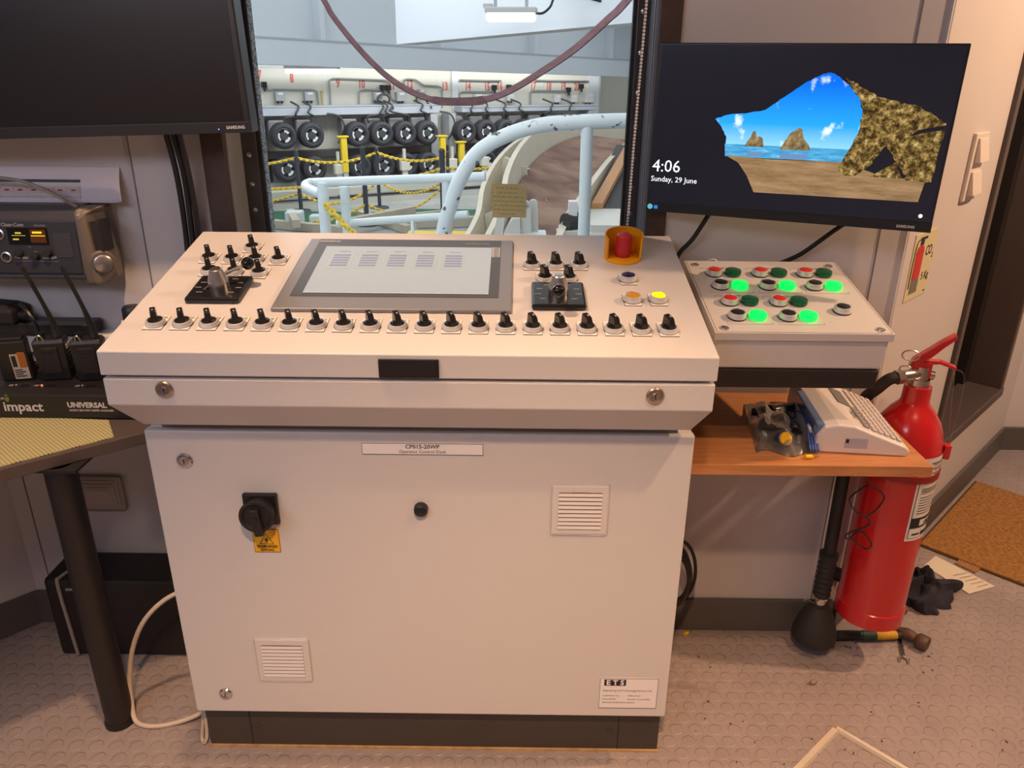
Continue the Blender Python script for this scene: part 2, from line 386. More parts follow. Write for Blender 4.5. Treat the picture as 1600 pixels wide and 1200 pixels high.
b.prism([(-.0395, -.0385), (.0395, -.038), (.040, .030), (.031, .0385), (-.040, .0385)], 0, .0006)
b.mat(1)
rnd.seed(21)
for i, (x0, x1) in enumerate(((-.030, .020), (-.026, .012), (-.037, .035), (-.037, .034), (-.035, .033), (-.037, .030), (-.022, .008))):
    x = x0
    while x < x1:
        for k in range(rnd.randint(3, 6)):
            hh = rnd.uniform(.0022, .0042); sl = rnd.uniform(-.0008, .0014); y = .027 - i * .0098 - x * .03
            b.poly([(x, y, .0008), (x + .0005, y, .0008), (x + .0005 + sl, y + hh, .0008), (x + sl, y + hh, .0008)])
            if rnd.random() < .6: b.poly([(x, y + hh * rnd.uniform(0, .8), .0008), (x + .0021, y + hh * .1, .0008), (x + .0021, y + hh * .1 + .0005, .0008)])
            x += .0021
        x += .0022
tag(b.build('sticky_note', [translucent('note_yellow', (.85, .76, .46), .5), M('pencil', (.16, .13, .07), .8)]), 'yellow handwritten note stuck on the window pane', 'note')

# ------------------------------------------------------------------ control desk
desk = thing('control_desk', 'large light grey operator control desk with sloping switch panel', 'control desk', (0, .2, 0))
TILT = math.atan2(.0984, .489)
DP = T(0, -.097, .979) @ RX(TILT)
b = MB(); b.loft([[(x, -.097, .9375), (x, .392, .9375), (x, .392, 1.0774), (x, -.097, .979)] for x in (-.5, .5)]); b.build('desk_lid', paint, desk, bev=.002)
b = MB()
def rect(x, y0, y1, z): return [(-x, y0, z), (x, y0, z), (x, y1, z), (-x, y1, z)]
b.loft([rect(.483, -.026, .388, .8165), rect(.4985, -.0965, .39, .885), rect(.4985, -.0965, .39, .932)]); b.build('desk_tray', paint, desk, bev=.002)
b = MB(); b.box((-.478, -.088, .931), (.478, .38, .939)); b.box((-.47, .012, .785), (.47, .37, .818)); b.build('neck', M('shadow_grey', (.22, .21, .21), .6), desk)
b = MB(); b.box((-.4985, .021, .129), (.4985, .39, .792)); b.build('cabinet_body', paint, desk, bev=.003)
door = MB().box((-.4995, 0, .1285), (.4995, .0195, .7926)).build('cabinet_door', paint, desk, bev=.003)
b = MB(); b.box((-.497, .03, 0), (.497, .375, .1285)); b.mat(1)
for x in (-.402, .408): b.box((x - .0012, .0293, .003), (x + .0012, .0305, .1265))
pl = b.build('plinth', [plinthm, ink], desk)
for x in (-.388, .388): MB(T(x, .03, .058) @ RX(PI / 2)).lathe([(.0072, 0), (.0068, .0016), (.004, .002), (.0035, .0008), (.0001, .0008)], n=16).build('screw', plinthm, pl)
b = MB(); b.box((-.499, .0245, 0), (.499, .03, .0045)); b.build('sealant_bead', M('old_sealant', (.42, .27, .12), .8, var=.5, vs=60), desk)
# lid grip
b = MB(); b.box((-.047, -.1005, .9395), (.0505, -.0965, .9715), bev=.001); b.box((-.0415, -.1012, .9445), (.045, -.1004, .9665)); b.build('lid_grip', blk, desk)
def lock(x, z, y, parent, r, m):
    q = T(x, y, z) @ RX(PI / 2)
    l = MB(q).lathe([(r, 0), (r, .0015), (r * .86, .004), (r * .62, .0046), (r * .58, .0030), (.0001, .0030)], n=28).build('lock', m, parent)
    bb = MB(q); bb.lathe([(r * .36, .003), (r * .34, .0044), (.0001, .0044)], n=16); bb.build('lock_barrel', chrome, l)
    MB(q).box((-r * .07, -r * .30, .0042), (r * .07, r * .30, .0047)).build('keyway', ink, l)
brassy = M('lock_steel', (.55, .46, .38), .28, 1)
lock(-.4, .9135, -.0965, desk, .0150, brassy); lock(.402, .9115, -.0965, desk, .0150, brassy)
lock(-.4335, .732, 0, door, .0150, chrome); lock(-.431, .178, 0, door, .0138, chrome)
DQ = RX(PI / 2)
b = MB(T(.0055, 0, .7615) @ DQ); b.box((-.1105, -.0115, -.0005), (.1105, .0115, .0018)); b.mat(1)
for (x0, y0, x1, y1) in ((-.1105, .0108, .1105, .0115), (-.1105, -.0115, .1105, -.0109), (-.1105, -.0115, -.1099, .0115), (.1099, -.0115, .1105, .0115)): b.box((x0, y0, .0016), (x1, y1, .0022))
b.text('CP015-20WP', .0112, T(0, .0046, .0022), bold=.0002); b.text('Operator Control Desk', .0088, T(0, -.0055, .0022))
b.build('name_plate', [paper, ink], door)
b = MB(T(.4175, 0, .1935) @ DQ); b.box((-.0605, -.0400, -.0005), (.0605, .0400, .0014)); b.mat(1)
b.box((-.052, .0205, .0012), (-.0065, .0365, .0018))
b.text('Engineering and Technology Services Ltd', .0062, T(-.054, .0075, .0019), 'LEFT')
for i, (l, r) in enumerate((('CONTRACT No.:', 'CP015-IT-1/2'), ('ENCLOSURE:', 'Operator Control Desk'), ('MANUFACTURE DATE:', '06/2015'))):
    b.text(l, .0050, T(-.054, -.0065 - .0092 * i, .0019), 'LEFT'); b.text(r, .0050, T(-.002, -.0065 - .0092 * i, .0019), 'LEFT')
for (x0, y0, x1, y1) in ((-.0605, .0392, .0605, .0400), (-.0605, -.0400, .0605, -.0394), (-.0605, -.0400, -.0599, .0400), (.0599, -.0400, .0605, .0400)): b.box((x0, y0, .0012), (x1, y1, .0018))
b.mat(0); b.text('E T S', .0175, T(-.0292, .0285, .0022), bold=.0006)
b.build('data_plate', [paper, ink], door)
# rotary isolator
iso = MB(T(-.302, 0, .634) @ DQ).box((-.0325, -.0330, -.0005), (.0325, .0330, .010), bev=.003).build('rotary_isolator', blk, door)
b = MB(T(-.302, 0, .634) @ DQ); b.lathe([(.027, .010), (.029, .020), (.0315, .030), (.0330, .034), (.0320, .0375), (.027, .0372), (.024, .0330), (.0001, .0330)], n=40)
b.box((-.0085, -.0375, .031), (.0085, .020, .045), RZ(.10), bev=.003); b.cyl((0, 0, .045), (0, 0, .049), .004, n=12)
b.build('knob', blkm, iso)
b = MB(T(-.3015, 0, .5605) @ DQ); b.box((-.0250, -.0258, -.0005), (.0250, .0258, .0012)); b.mat(1)
def tri_ring(bb, s0, s1, z, cy):
    P0 = [(s0 * math.cos(a), s0 * math.sin(a) * .98 + cy, z) for a in (PI / 2, PI * 7 / 6, PI * 11 / 6)]
    P1 = [(s1 * math.cos(a), s1 * math.sin(a) * .98 + cy, z) for a in (PI / 2, PI * 7 / 6, PI * 11 / 6)]
    for i in range(3): j = (i + 1) % 3; bb.poly([P0[i], P0[j], P1[j], P1[i]])
tri_ring(b, .0165, .0142, .0016, .0005)
b.poly([(.001, .0088, .0016), (-.0040, .0010, .0016), (-.0005, .0010, .0016), (.002, .0045, .0016)]); b.poly([(.0034, .0034, .0016), (.0002, -.0060, .0016), (-.0012, -.0004, .0016), (.0010, .0020, .0016)])
b.text('WARNING!', .0078, T(0, -.0128, .0016), bold=.0003); b.text('230VAC', .0078, T(0, -.0205, .0016), bold=.0003)
for (x0, y0, x1, y1) in ((-.0250, .0250, .0250, .0258), (-.0250, -.0258, .0250, -.0250), (-.0250, -.0258, -.0243, .0258), (.0243, -.0258, .0250, .0258)): b.box((x0, y0, .001), (x1, y1, .0015))
b.build('warning_sticker', [M('warning_yellow', (.80, .42, .01), .5), ink], door)
b = MB(T(-.0015, 0, .636) @ DQ); b.lathe([(.0135, 0), (.0135, .006), (.0120, .012), (.0085, .0145), (.0001, .0150)], n=28); b.build('push_knob', blk, door)
def vent(x, z, wd, hg):
    q = T(x, 0, z) @ DQ
    b = MB(q); b.box((-wd / 2, -hg / 2, -.0004), (wd / 2, hg / 2, .0045), bev=.004)
    b.box((-.0155, hg * .365, .0040), (.0155, hg / 2 - .002, .0062), bev=.001)
    v = b.build('vent_cover', M('vent_plastic', (.63, .60, .59), .45), door)
    b = MB(q); b.box((-wd * .375, -hg * .375, .0030), (wd * .375, hg * .355, .0048)); b.build('vent_recess', M('vent_dark', (.12, .09, .08), .7), v)
    b = MB(q); n = 9
    for i in range(n):
        yy = -hg * .365 + i * hg * .71 / (n - .2)
        b.box((-wd * .375, 0, 0), (wd * .375, hg * .058, .0022), T(0, yy, .0052) @ RX(math.radians(-24)))
    b.build('louvres', MT['vent_plastic'], v)
vent(.2975, .637, .108, .109); vent(-.2985, .2715, .112, .111)
# touch panel
HM = DP @ T(-.0455, .2935, 0)
fx, fy = .2110, .1555
hm = MB(HM).box((-fx, -fy, 0), (fx, fy, .0075), bev=.0025).build('touch_panel', M('panel_alu', (.25, .245, .25), .36, .35), desk)
b = MB(HM); b.box((-.1885, -.1075, .0072), (.1870, .1505, .0082)); b.mat(1)
b.text('SIEMENS', .0105, T(-.166, .1385, .0085), bold=.0004, w=1.1); b.text('SIMATIC HMI', .0085, T(.138, .1330, .0085))
b.box((.1690, .068, .0081), (.1855, .116, .0083)); b.mat(0); b.text('TOUCH', .0125, T(.1775, .092, .0086) @ RZ(-PI / 2), w=1.05)
b.build('inner_bezel', [M('panel_dark', (.062, .064, .066), .38), M('panel_print', (.42, .43, .44), .5)], hm)
scr = M('hmi_screen', (.26, .30, .32), .2, emit=.42)
b = MB(HM); b.box((-.1680, -.0950, .0080), (.1685, .1130, .0088)); b.mat(1)
for i in range(5):
    x = -.127 + i * .0555
    b.mat(2); b.box((x - .024, .008, .0086), (x + .024, .083, .0090)); b.mat(1)
    for j in range(5): b.box((x - .0165, .066 - j * .0118, .0089), (x + .0165, .0725 - j * .0118, .00925))
    b.box((x - .010, .0868, .0089), (x + .008, .0882, .00925)); b.box((x + .010, .0868, .0089), (x + .0125, .0882, .00925))
b.mat(3); b.box((-.168, -.0955, .0086), (.1685, -.0940, .0090))
b.build('screen', [scr, M('hmi_bar', (.16, .17, .27), .3, emit=.4), M('hmi_cell', (.26, .31, .30), .3, emit=.42), M('hmi_edge', (.6, .62, .62), .3, emit=.2)], hm)
b = MB(DP); b.box((-.104, .4488, -.001), (.040, .4540, .0035)); b.sphere((.041, .451, .003), .0028, 8); b.build('cable_slot', blk, desk)
# rotary switches
legend = M('legend_white', (.82, .80, .77), .5)
def switch(parent, M0, plate=True, yaw=.42):
    b = MB(); b.lathe([(.0160, 0), (.0168, .0025), (.0166, .006), (.0150, .0092), (.0132, .0095), (.0122, .0078), (.0001, .0074)], n=28); b.mat(1); b.lathe([(.0166, 0), (.0174, .0004), (.0172, .0020), (.0160, .0024)], n=28, cap=False)
    s = b.build('selector_switch', [bez, blk], parent, M0)
    b = MB(); b.lathe([(.0120, .0072), (.0118, .0102), (.0090, .0112), (.0001, .0114)], n=24)
    q = RZ(yaw)
    b.loft([[(-.0056, -.0115, .0095), (.0056, -.0115, .0095), (.0056, .0115, .0095), (-.0056, .0115, .0095)], [(-.0052, -.0100, .017), (.0052, -.0100, .017), (.0052, .0114, .017), (-.0052, .0114, .017)], [(-.0048, -.0055, .0252), (.0048, -.0055, .0252), (.0048, .0112, .0262), (-.0048, .0112, .0262)], [(-.0038, -.0040, .0272), (.0038, -.0040, .0272), (.0038, .0098, .0280), (-.0038, .0098, .0280)]], q)
    b.mat(1); b.box((-.0013, -.0036, .0283), (.0013, .0010, .0289), q)
    b.build('knob', [M('knob_black', (.014, .013, .013), .22), M('knob_mark', (.30, .30, .30), .4)], s, M0)
    if plate:
        b = MB(); b.box((-.0158, -.0195, 0), (.0158, .0270, .0016)); b.mat(1); b.box((-.0162, -.0203, 0), (.0162, .0276, .0007)); b.box((.001, .0185, .0016), (.0125, .0205, .00175)); b.box((.004, .0225, .0016), (.0130, .0240, .00175)); b.box((-.0125, .0185, .0016), (-.004, .0205, .00175))
        b.build('legend_plate', [legend, ink], s, M0)
    return s
sw0 = None
def put_switch(x, y, yaw):
    global sw0
    M0 = DP @ T(x, y, 0)
    if sw0 is None: sw0 = switch(desk, M0); return sw0
    return dup(sw0, M0, parent=desk)
for i in range(20): put_switch(-.4385 + i * .04575, .0905 - i * .00028, .4)
for x, y in ((-.3665, .408), (-.4375, .356), (-.391, .3535), (-.344, .3525), (-.2975, .3505), (-.4172, .297), (-.3675, .2945), (-.319, .2895), (.2036, .339), (.2505, .339), (.2965, .340), (.2274, .279), (.2727, .279)): put_switch(x, y, .4)
def push(parent, M0, cap, dome=False, plate=False):
    b = MB()
    if dome == 2: b.lathe([(.0150, 0), (.0166, .002), (.0168, .0075), (.0160, .0100), (.0140, .0110), (.0001, .0112)], n=28); return b.build('push_button', cap, parent, M0)
    b.lathe([(.0150, 0), (.0156, .0015), (.0166, .003), (.0164, .0085), (.0150, .0125), (.0136, .0130), (.0130, .0118), (.0001, .0116)], n=28); b.mat(1); b.lathe([(.0160, 0), (.0170, .0004), (.0168, .0022), (.0155, .0030)], n=28, cap=False)
    s = b.build('push_button', [bez, blk], parent, M0)
    MB().lathe([(.0128, .0112), (.0126, .0122), (.0118, .0127), (.0001, .0128)], n=24).build('button_cap', cap, s, M0)
    if plate:
        b = MB(); b.box((-.0150, -.0200, 0), (.0150, .0260, .0016)); b.mat(1); b.box((-.0154, -.0206, 0), (.0154, .0266, .0007)); b.box((-.011, .0195, .0016), (.0045, .0212, .00175))
        b.build('legend_plate', [legend, ink], s, M0)
    return s
push(desk, DP @ T(.385, .279, 0), M('cap_blue', (.012, .016, .07), .25), plate=True)
push(desk, DP @ T(.3834, .1945, 0), M('cap_amber', (.50, .24, .012), .35), plate=True)
push(desk, DP @ T(.4301, .1955, 0), M('cap_yellow_lit', (.95, .72, .0), .3, emit=.55), plate=True)
# joysticks
def joystick(x, y, bx, by, bz, pin):
    M0 = DP @ T(x, y, 0)
    j = MB(M0).box((-.0485, -.0485, 0), (.0485, .0485, .0115), bev=.0045).build('joystick', M('joystick_black', (.012, .012, .013), .22), desk)
    b = MB(M0); g = 0
    for k in range(9):
        a = math.radians(-40 + k * 32.5) ; b.box((-.0055, -.0012, .0112), (.0055, .0012, .0119), T(.037 * math.cos(a), .037 * math.sin(a), 0))
    b.box((-.02, .041, .0112), (.02, .0425, .0119)); b.build('scale_print', M('grey_print', (.30, .26, .24), .5), j)
    MB(M0).lathe([(.0182, .0115), (.0182, .0225)], n=40).lathe([(.0180, .0226), (.0172, .0265), (.0108, .0455)], n=40).lathe([(.0107, .0456), (.0092, .0470), (.0001, .0474)], n=40).build('hub', steel, j)
    p0 = Vector((x, y, .030)); d = (Vector((bx, by, bz)) - p0)
    b = MB(DP); b.cyl(p0 + d * .1, p0 + d, .0032, .0028, 12)
    if pin: b.cyl(p0 - d.normalized() * .010 + Vector((0, 0, -.006)), p0 - d.normalized() * .031 + Vector((0, 0, -.013)), .0016, n=8)
    b.build('lever', chrome, j); MB(DP).sphere((bx, by, bz), .0118, 24).build('ball_grip', blkg, j)
joystick(-.369, .2135, -.3185, .2400, .0455, True); joystick(.2495, .2010, .2462, .1420, .0445, False)
# emergency stop
EM = DP @ T(.3865, .384, 0)
es = MB(EM).lathe([(.0150, 0), (.0150, .012), (.0165, .0125), (.0160, .040), (.0150, .0475), (.0110, .0510), (.0001, .0520)], n=32).build('emergency_stop', M('stop_red', (.52, .02, .025), .45), desk)
b = MB(EM); r0, r1 = .0375, .0345
for rr in (r0, r1): pass
seg = 28; outer, inner = [], []
for i in range(seg + 1):
    a = math.radians(-28 + i * 236 / seg); u = abs(i / seg - .5) * 2
    h = .052 - .006 * u ** 3
    outer.append([(r0 * math.cos(a), r0 * math.sin(a), 0), (r0 * 1.03 * math.cos(a), r0 * 1.03 * math.sin(a), h), (r1 * 1.03 * math.cos(a), r1 * 1.03 * math.sin(a), h), (r1 * math.cos(a), r1 * math.sin(a), 0)])
b.loft(outer); b.lathe([(.0375, 0), (.0375, .0035), (.0350, .0050), (.0180, .0050)], n=40)
b.build('stop_shroud', M('shroud_yellow', (.80, .36, .008), .42), es)

# ------------------------------------------------------------------ push button box
box = thing('push_button_station', 'light grey push button box with red and lit green buttons', 'button box', (.70, .446, .95))
BT = math.atan2(.06, .314); BP = T(0, .074, .965) @ RX(BT); BL = .3197
b = MB(BP); b.box((.535, 0, -.0155), (.860, BL, 0)); b.mat(1)
for (x0, y0, x1, y1) in ((.5385, .0030, .8570, .0042), (.5385, .0030, .5395, BL - .003), (.8561, .0030, .8570, BL - .003)): b.box((x0, y0, -.001), (x1, y1, .0003))
lid = b.build('box_lid', [paint, ink], box, bev=.002)
b = MB(BP); b.box((.5385, .0045, -.078), (.8565, BL - .004, -.0165)); b.build('box_body', paint, box, bev=.004)
b = MB(BP); b.box((.5360, .001, -.1185), (.8520, BL - .004, -.079), bev=.002)
b.box((.62, BL - .03, -.115), (.76, BL + .045, -.085)); b.build('mounting_tray', blkm, box)
lg = M('lens_green_lit', (.0, .88, .10), .3, emit=.75); dg = M('lens_green_dark', (.004, .085, .035), .12); rd = M('cap_red', (.55, .02, .012), .35); bkc = M('cap_black', (.010, .010, .012), .35)
rows = [(.5847, .2505), (.6803, .2515), (.7737, .2515), (.5873, .1200), (.6819, .1195)]
for i, (x, y) in enumerate(rows):
    push(box, BP @ T(x, y, 0), rd); push(box, BP @ T(x + .0388, y, 0), dg, 2); push(box, BP @ T(x, y - .0605, 0), bkc); push(box, BP @ T(x + .0388, y - .0605, 0), lg, 2)
push(box, BP @ T(.7938, .0870, 0), bkc)
b = MB(BP)
for i, (x, y) in enumerate(rows):
    x0, x1, y0, y1 = x - .0225, x + .0625, y - .086, y + .031
    for (a, c, d, e) in ((x0, y1, x + .012, y1 + .0005), (x + .033, y1, x1, y1 + .0005), (x0, y0, x1, y0 + .0005), (x0, y1 - .008, x0 + .0005, y1), (x1 - .0005, y1 - .008, x1, y1), (x0, y0, x0 + .0005, y0 + .008), (x1 - .0005, y0, x1, y0 + .008)): b.box((a, c, 0), (d, e, .0003))
    b.text('STARTER %d' % (i + 1), .0062, T(x + .019, y + .0310, .0004), bold=.0002)
b.build('lid_print', M('print_brown', (.16, .06, .05), .6), lid)
for x, y in ((.5544, .2975), (.8385, .2975), (.5548, .0175), (.8395, .0165)):
    q = BP @ T(x, y, 0); s = MB(q).lathe([(.0092, -.0005), (.0094, .0010), (.0084, .0014), (.0080, .0002), (.0001, .0002)], n=20).build('lid_screw', M('screw_rim', (.50, .47, .45), .4, .2), lid)
    MB(q).lathe([(.0068, .0002), (.0058, .0020), (.0001, .0024)], n=16).build('screw_head', steel, s)

# ------------------------------------------------------------------ monitors
def screen_texts(): pass
SM = M('monitor_shell', (.016, .016, .019), .35)
MM = T(.699, .296, 1.291) @ Euler((math.radians(-1.3), math.radians(.4), math.radians(-21.9))).to_matrix().to_4x4()
mon = thing('monitor', 'slim black monitor showing a sea cave lock screen beside the window', 'monitor', T(.699, .296, 1.12) @ RZ(math.radians(-21.9)))
MW, MH = .270, .1625
b = MB(MM); b.box((-MW, 0, -MH), (MW, .012, MH), bev=.0015); b.box((-.17, .012, -.11), (.17, .030, .09), bev=.006); shell = b.build('housing', SM, mon)
b = MB(MM); b.box((-.05, .030, -.05), (.05, .040, .05)); b.cyl((0, .035, 0), (-.045, .13, 0), .018, n=16); b.build('wall_arm', blkm, mon)
SX, SZ, SZ0 = .2655, .1585, -.1435      # lit area: z from SZ0 to SZ
def px(u, v):   # fractions of the lit area
    return (-SX + 2 * SX * u, SZ - (SZ - SZ0) * v)
def sky_emit():
    m = D.materials.new('screen_sky'); m.use_nodes = True; nt = m.node_tree; nt.nodes.remove(nt.nodes['Principled BSDF']); N = nt.nodes.new; L = nt.links.new
    tc = N('ShaderNodeTexCoord'); sp = N('ShaderNodeSeparateXYZ'); L(tc.outputs['Object'], sp.inputs[0])
    r = N('ShaderNodeValToRGB'); r.color_ramp.elements[0].position = .40; r.color_ramp.elements[0].color = (.30, .62, .86, 1); r.color_ramp.elements[1].position = .80; r.color_ramp.elements[1].color = (.004, .13, .70, 1)
    e0 = r.color_ramp.elements.new(.56); e0.color = (.02, .32, .85, 1)
    mr = N('ShaderNodeMapRange'); mr.inputs[1].default_value = -.16; mr.inputs[2].default_value = .16; L(sp.outputs[2], mr.inputs[0]); L(mr.outputs[0], r.inputs[0])
    n = N('ShaderNodeTexNoise'); n.inputs['Scale'].default_value = 26; n.inputs['Detail'].default_value = 7; L(tc.outputs['Object'], n.inputs['Vector'])
    c = N('ShaderNodeValToRGB'); c.color_ramp.elements[0].position = .60; c.color_ramp.elements[0].color = (0, 0, 0, 1); c.color_ramp.elements[1].position = .72; c.color_ramp.elements[1].color = (1, 1, 1, 1); L(n.outputs['Fac'], c.inputs[0])
    x = N('ShaderNodeMix'); x.data_type = 'RGBA'; L(c.outputs[0], x.inputs[0]); L(r.outputs[0], x.inputs[6]); x.inputs[7].default_value = (.75, .85, .95, 1)
    e = N('ShaderNodeEmission'); L(x.outputs[2], e.inputs[0]); L(e.outputs[0], nt.nodes['Material Output'].inputs[0]); return m
def noise_emit(name, cols, scale, st=(1, 1, 1), tex='NOISE'):
    m = D.materials.new(name); m.use_nodes = True; nt = m.node_tree; nt.nodes.remove(nt.nodes['Principled BSDF']); N = nt.nodes.new; L = nt.links.new
    tc = N('ShaderNodeTexCoord'); mp = N('ShaderNodeMapping'); mp.inputs['Scale'].default_value = st; L(tc.outputs['Object'], mp.inputs[0])
    n = N('ShaderNodeTexNoise'); n.inputs['Scale'].default_value = scale; n.inputs['Detail'].default_value = 9; n.inputs['Roughness'].default_value = .75; L(mp.outputs[0], n.inputs['Vector'])
    r = N('ShaderNodeValToRGB'); el = r.color_ramp.elements
    while len(el) < len(cols): el.new(.5)
    for i, (p, c) in enumerate(cols): el[i].position = p; el[i].color = (*c, 1)
    L(n.outputs['Fac'], r.inputs[0]); e = N('ShaderNodeEmission'); L(r.outputs[0], e.inputs[0]); L(e.outputs[0], nt.nodes['Material Output'].inputs[0]); return m
cave = M('screen_cave_dark', (.010, .010, .016), .16, emit=.6)
mats = [cave, sky_emit(), noise_emit('screen_sea', [(.35, (.02, .20, .42)), (.6, (.10, .38, .62)), (.7, (.55, .70, .85))], 70, (.4, 1, 3)),
        noise_emit('screen_sand', [(.3, (.13, .075, .035)), (.5, (.26, .155, .075)), (.7, (.37, .23, .12))], 22, (.5, 1, 4)),
        noise_emit('screen_rock', [(.36, (.008, .006, .004)), (.47, (.07, .042, .014)), (.56, (.26, .165, .045)), (.68, (.58, .46, .24))], 75),
        emi('screen_white', (.9, .92, .95), 1.0), noise_emit('screen_stack', [(.35, (.05, .035, .02)), (.55, (.25, .17, .08)), (.7, (.50, .38, .20))], 60), emi('screen_wet', (.13, .22, .40)), emi('screen_teal', (.10, .35, .40)), emi('screen_blue', (.03, .16, .55))]
b = MB(MM)
def pp(k, pts, d): b.mat(k); b.poly([(px(u, v)[0], -.0006 - d * .00008, px(u, v)[1]) for u, v in pts])
b.box((-SX, -.0005, SZ0), (SX, 0, SZ))
W_, H_ = 1364., 790.   # fractions measured from the displayed picture's own grid
def g(*pts): return [((x - 95) / 1375., (y - 55) / 770.) for x, y in pts]
def jag(pts, amp, n=5):
    out = []
    for i, (x, y) in enumerate(pts):
        x2, y2 = pts[(i + 1) % len(pts)]; out.append((x, y))
        for k in range(1, n): out.append((x + (x2 - x) * k / n + rnd.uniform(-amp, amp), y + (y2 - y) * k / n + rnd.uniform(-amp, amp) * 1.7))
    return out
hole = g((400, 395), (470, 372), (560, 362), (640, 345), (720, 285), (800, 225), (880, 180), (915, 172), (960, 190), (1010, 230), (1060, 280), (1085, 340), (1085, 420), (1060, 500), (1042, 560), (470, 560), (466, 480), (440, 440))
pp(1, jag(hole, .0016), 1)
pp(2, g((462, 512), (1060, 512), (1040, 572), (470, 572)), 2)
pp(3, g((470, 566), (540, 600), (590, 660), (635, 740), (1400, 735), (1412, 640), (1200, 620), (1040, 572), (700, 576)), 3)
pp(7, g((575, 545), (655, 545), (650, 566), (580, 566)), 4); pp(7, g((735, 545), (870, 545), (860, 570), (740, 570)), 4)
pp(6, g((560, 520), (575, 490), (588, 470), (592, 448), (606, 445), (614, 472), (632, 470), (645, 478), (655, 520)), 5)
pp(6, g((735, 527), (755, 480), (775, 447), (812, 422), (828, 430), (838, 470), (868, 500), (878, 527)), 5)
rock = g((985, 195), (1030, 215), (1090, 245), (1150, 275), (1230, 290), (1310, 305), (1390, 345), (1450, 380), (1438, 640), (1330, 640), (1270, 560), (1215, 480), (1195, 520), (1160, 580), (1100, 632), (1040, 630), (1018, 600), (1060, 500), (1085, 430), (1085, 340), (1060, 280), (1015, 235))
pp(4, jag(rock, .0034), 6)
pp(0, g((1310, 440), (1340, 412), (1390, 400), (1450, 388), (1450, 408), (1380, 420)), 7)
pp(4, g((1170, 632), (1225, 590), (1270, 560), (1310, 632)), 7)
b.mat(5)
def st(txt, size, u, v, al='LEFT', bo=0): p = px(*g((u, v))[0]); b.text(txt, size, MM.inverted() @ MM @ T(p[0], -.0016, p[1]) @ RX(PI / 2), al, bo)
st('4:06', .034, 98, 640); st('Sunday, 29 June', .0150, 96, 705)
b.build('screen', mats, mon)
b = MB(MM); b.box((-MW, -.0012, -MH), (MW, .0, SZ0 - .001)); b.mat(1); b.text('SAMSUNG', .0068, T(.226, -.0015, -.1545) @ RX(PI / 2), bold=.0003)
b.mat(2); b.cyl((-.262, -.0011, -.153), (-.262, -.0016, -.153), .0055, n=16); b.mat(3); b.box((-.2535, -.0016, -.157), (-.246, -.0011, -.150)); b.mat(4); b.cyl((.2475, -.0006, -.1330), (.2475, -.0012, -.1330), .0036, n=14)
b.build('bezel', [SM, M('logo_grey', (.45, .45, .48), .5), mats[8], mats[9], mats[5]], mon)
# left television
TM = T(-.712, .300, 1.4895) @ RY(math.radians(-1.9))
tv = thing('television', 'large black switched-off television above the intercom panel', 'television', (-.712, .30, 1.27))
b = MB(TM); b.box((-.365, 0, -.2145), (.365, .045, .2145), bev=.003); b.box((-.2, .045, -.12), (.2, .075, .1)); b.box((-.1, .075, -.06), (.1, .147, .06)); b.build('housing', SM, tv)
b = MB(TM); b.box((-.353, -.0008, -.192), (.353, .002, .2045)); b.build('screen', M('tv_glass', (.010, .009, .010), .28), tv)
b = MB(TM); b.box((-.365, -.0025, -.2145), (.365, .001, -.1945), bev=.001); b.mat(1); b.text('SAMSUNG', .0078, T(.336, -.0031, -.2045) @ RX(PI / 2), bold=.0003); b.mat(2); b.cyl((.303, -.0024, -.207), (.303, -.0032, -.207), .0011, n=8)
b.build('bezel', [SM, MT['logo_grey'], emi('led_blue', (.1, .2, 1), 3)], tv)
for i, (dx, dl) in enumerate(((0, .0), (.0135, .004), (.027, -.003))):
    b = MB(); b.tube([(-.545 + dx, .38, 1.30), (-.542 + dx, .40 + dl, 1.20), (-.548 + dx, .418, 1.10), (-.555 + dx, .425, 1.0), (-.56 + dx, .425, .86)], .0062, 8, 6)
    tag(b.build('cable', rubber), ('leftmost', 'middle', 'rightmost')[i] + ' black cable of the bundle hanging below the television', 'cable', 'cables below the television')
b = MB(); b.tube([(.600, .40, 1.16), (.578, .41, 1.11), (.556, .42, 1.065), (.530, .425, 1.03), (.520, .43, .98), (.512, .432, .90)], .0052, 8, 6); tag(b.build('cable', rubber), 'black cable curving down behind the monitor next to the desk corner', 'cable')
b = MB(); b.tube([(.93, .38, 1.15), (.868, .405, 1.10), (.80, .425, 1.035), (.73, .432, .99), (.70, .436, .90)], .0052, 8, 6); tag(b.build('cable', rubber), 'black cable slanting from monitor underside to the push button box', 'cable')

# ------------------------------------------------------------------ left side of the room
GM = M('console_grey', (.072, .070, .078), .42); FPm = M('faceplate_blue_grey', (.030, .032, .042), .4)
ic = thing('intercom_station', 'dark grey wall intercom panel with two small amber displays', 'intercom', (-.87, .446, .97))
b = MB(); b.loft([[(x, .446, .968), (x, .372, .975), (x, .362, .985), (x, .372, 1.118), (x, .385, 1.132), (x, .446, 1.135)] for x in (-1.06, -.748)]); b.build('housing', GM, ic, bev=.004)
IF = T(-.90, .3665, 1.05) @ RX(PI / 2 - .075)
b = MB(IF); b.box((-.15, -.062, -.004), (.142, .052, .0025), bev=.003); b.box((-.16, -.0725, -.002), (.148, -.064, .006), bev=.002); b.mat(1); b.text('Clear-Com', .0105, T(-.016, .042, .003), 'LEFT', .0003); b.text('HelixNet', .0065, T(.054, .041, .003), 'LEFT'); b.box((.034, -.0045, .0024), (.040, -.0035, .0029)); b.box((.044, -.0145, .0024), (.052, -.0135, .0029)); b.box((.0, -.0345, .0024), (.095, -.0339, .003))
fp = b.build('faceplate', [FPm, M('print_grey', (.30, .29, .30), .5)], ic)
b = MB(IF); b.box((-.005, .001, .002), (.080, .036, .004)); b.build('display_window', blkg, fp)
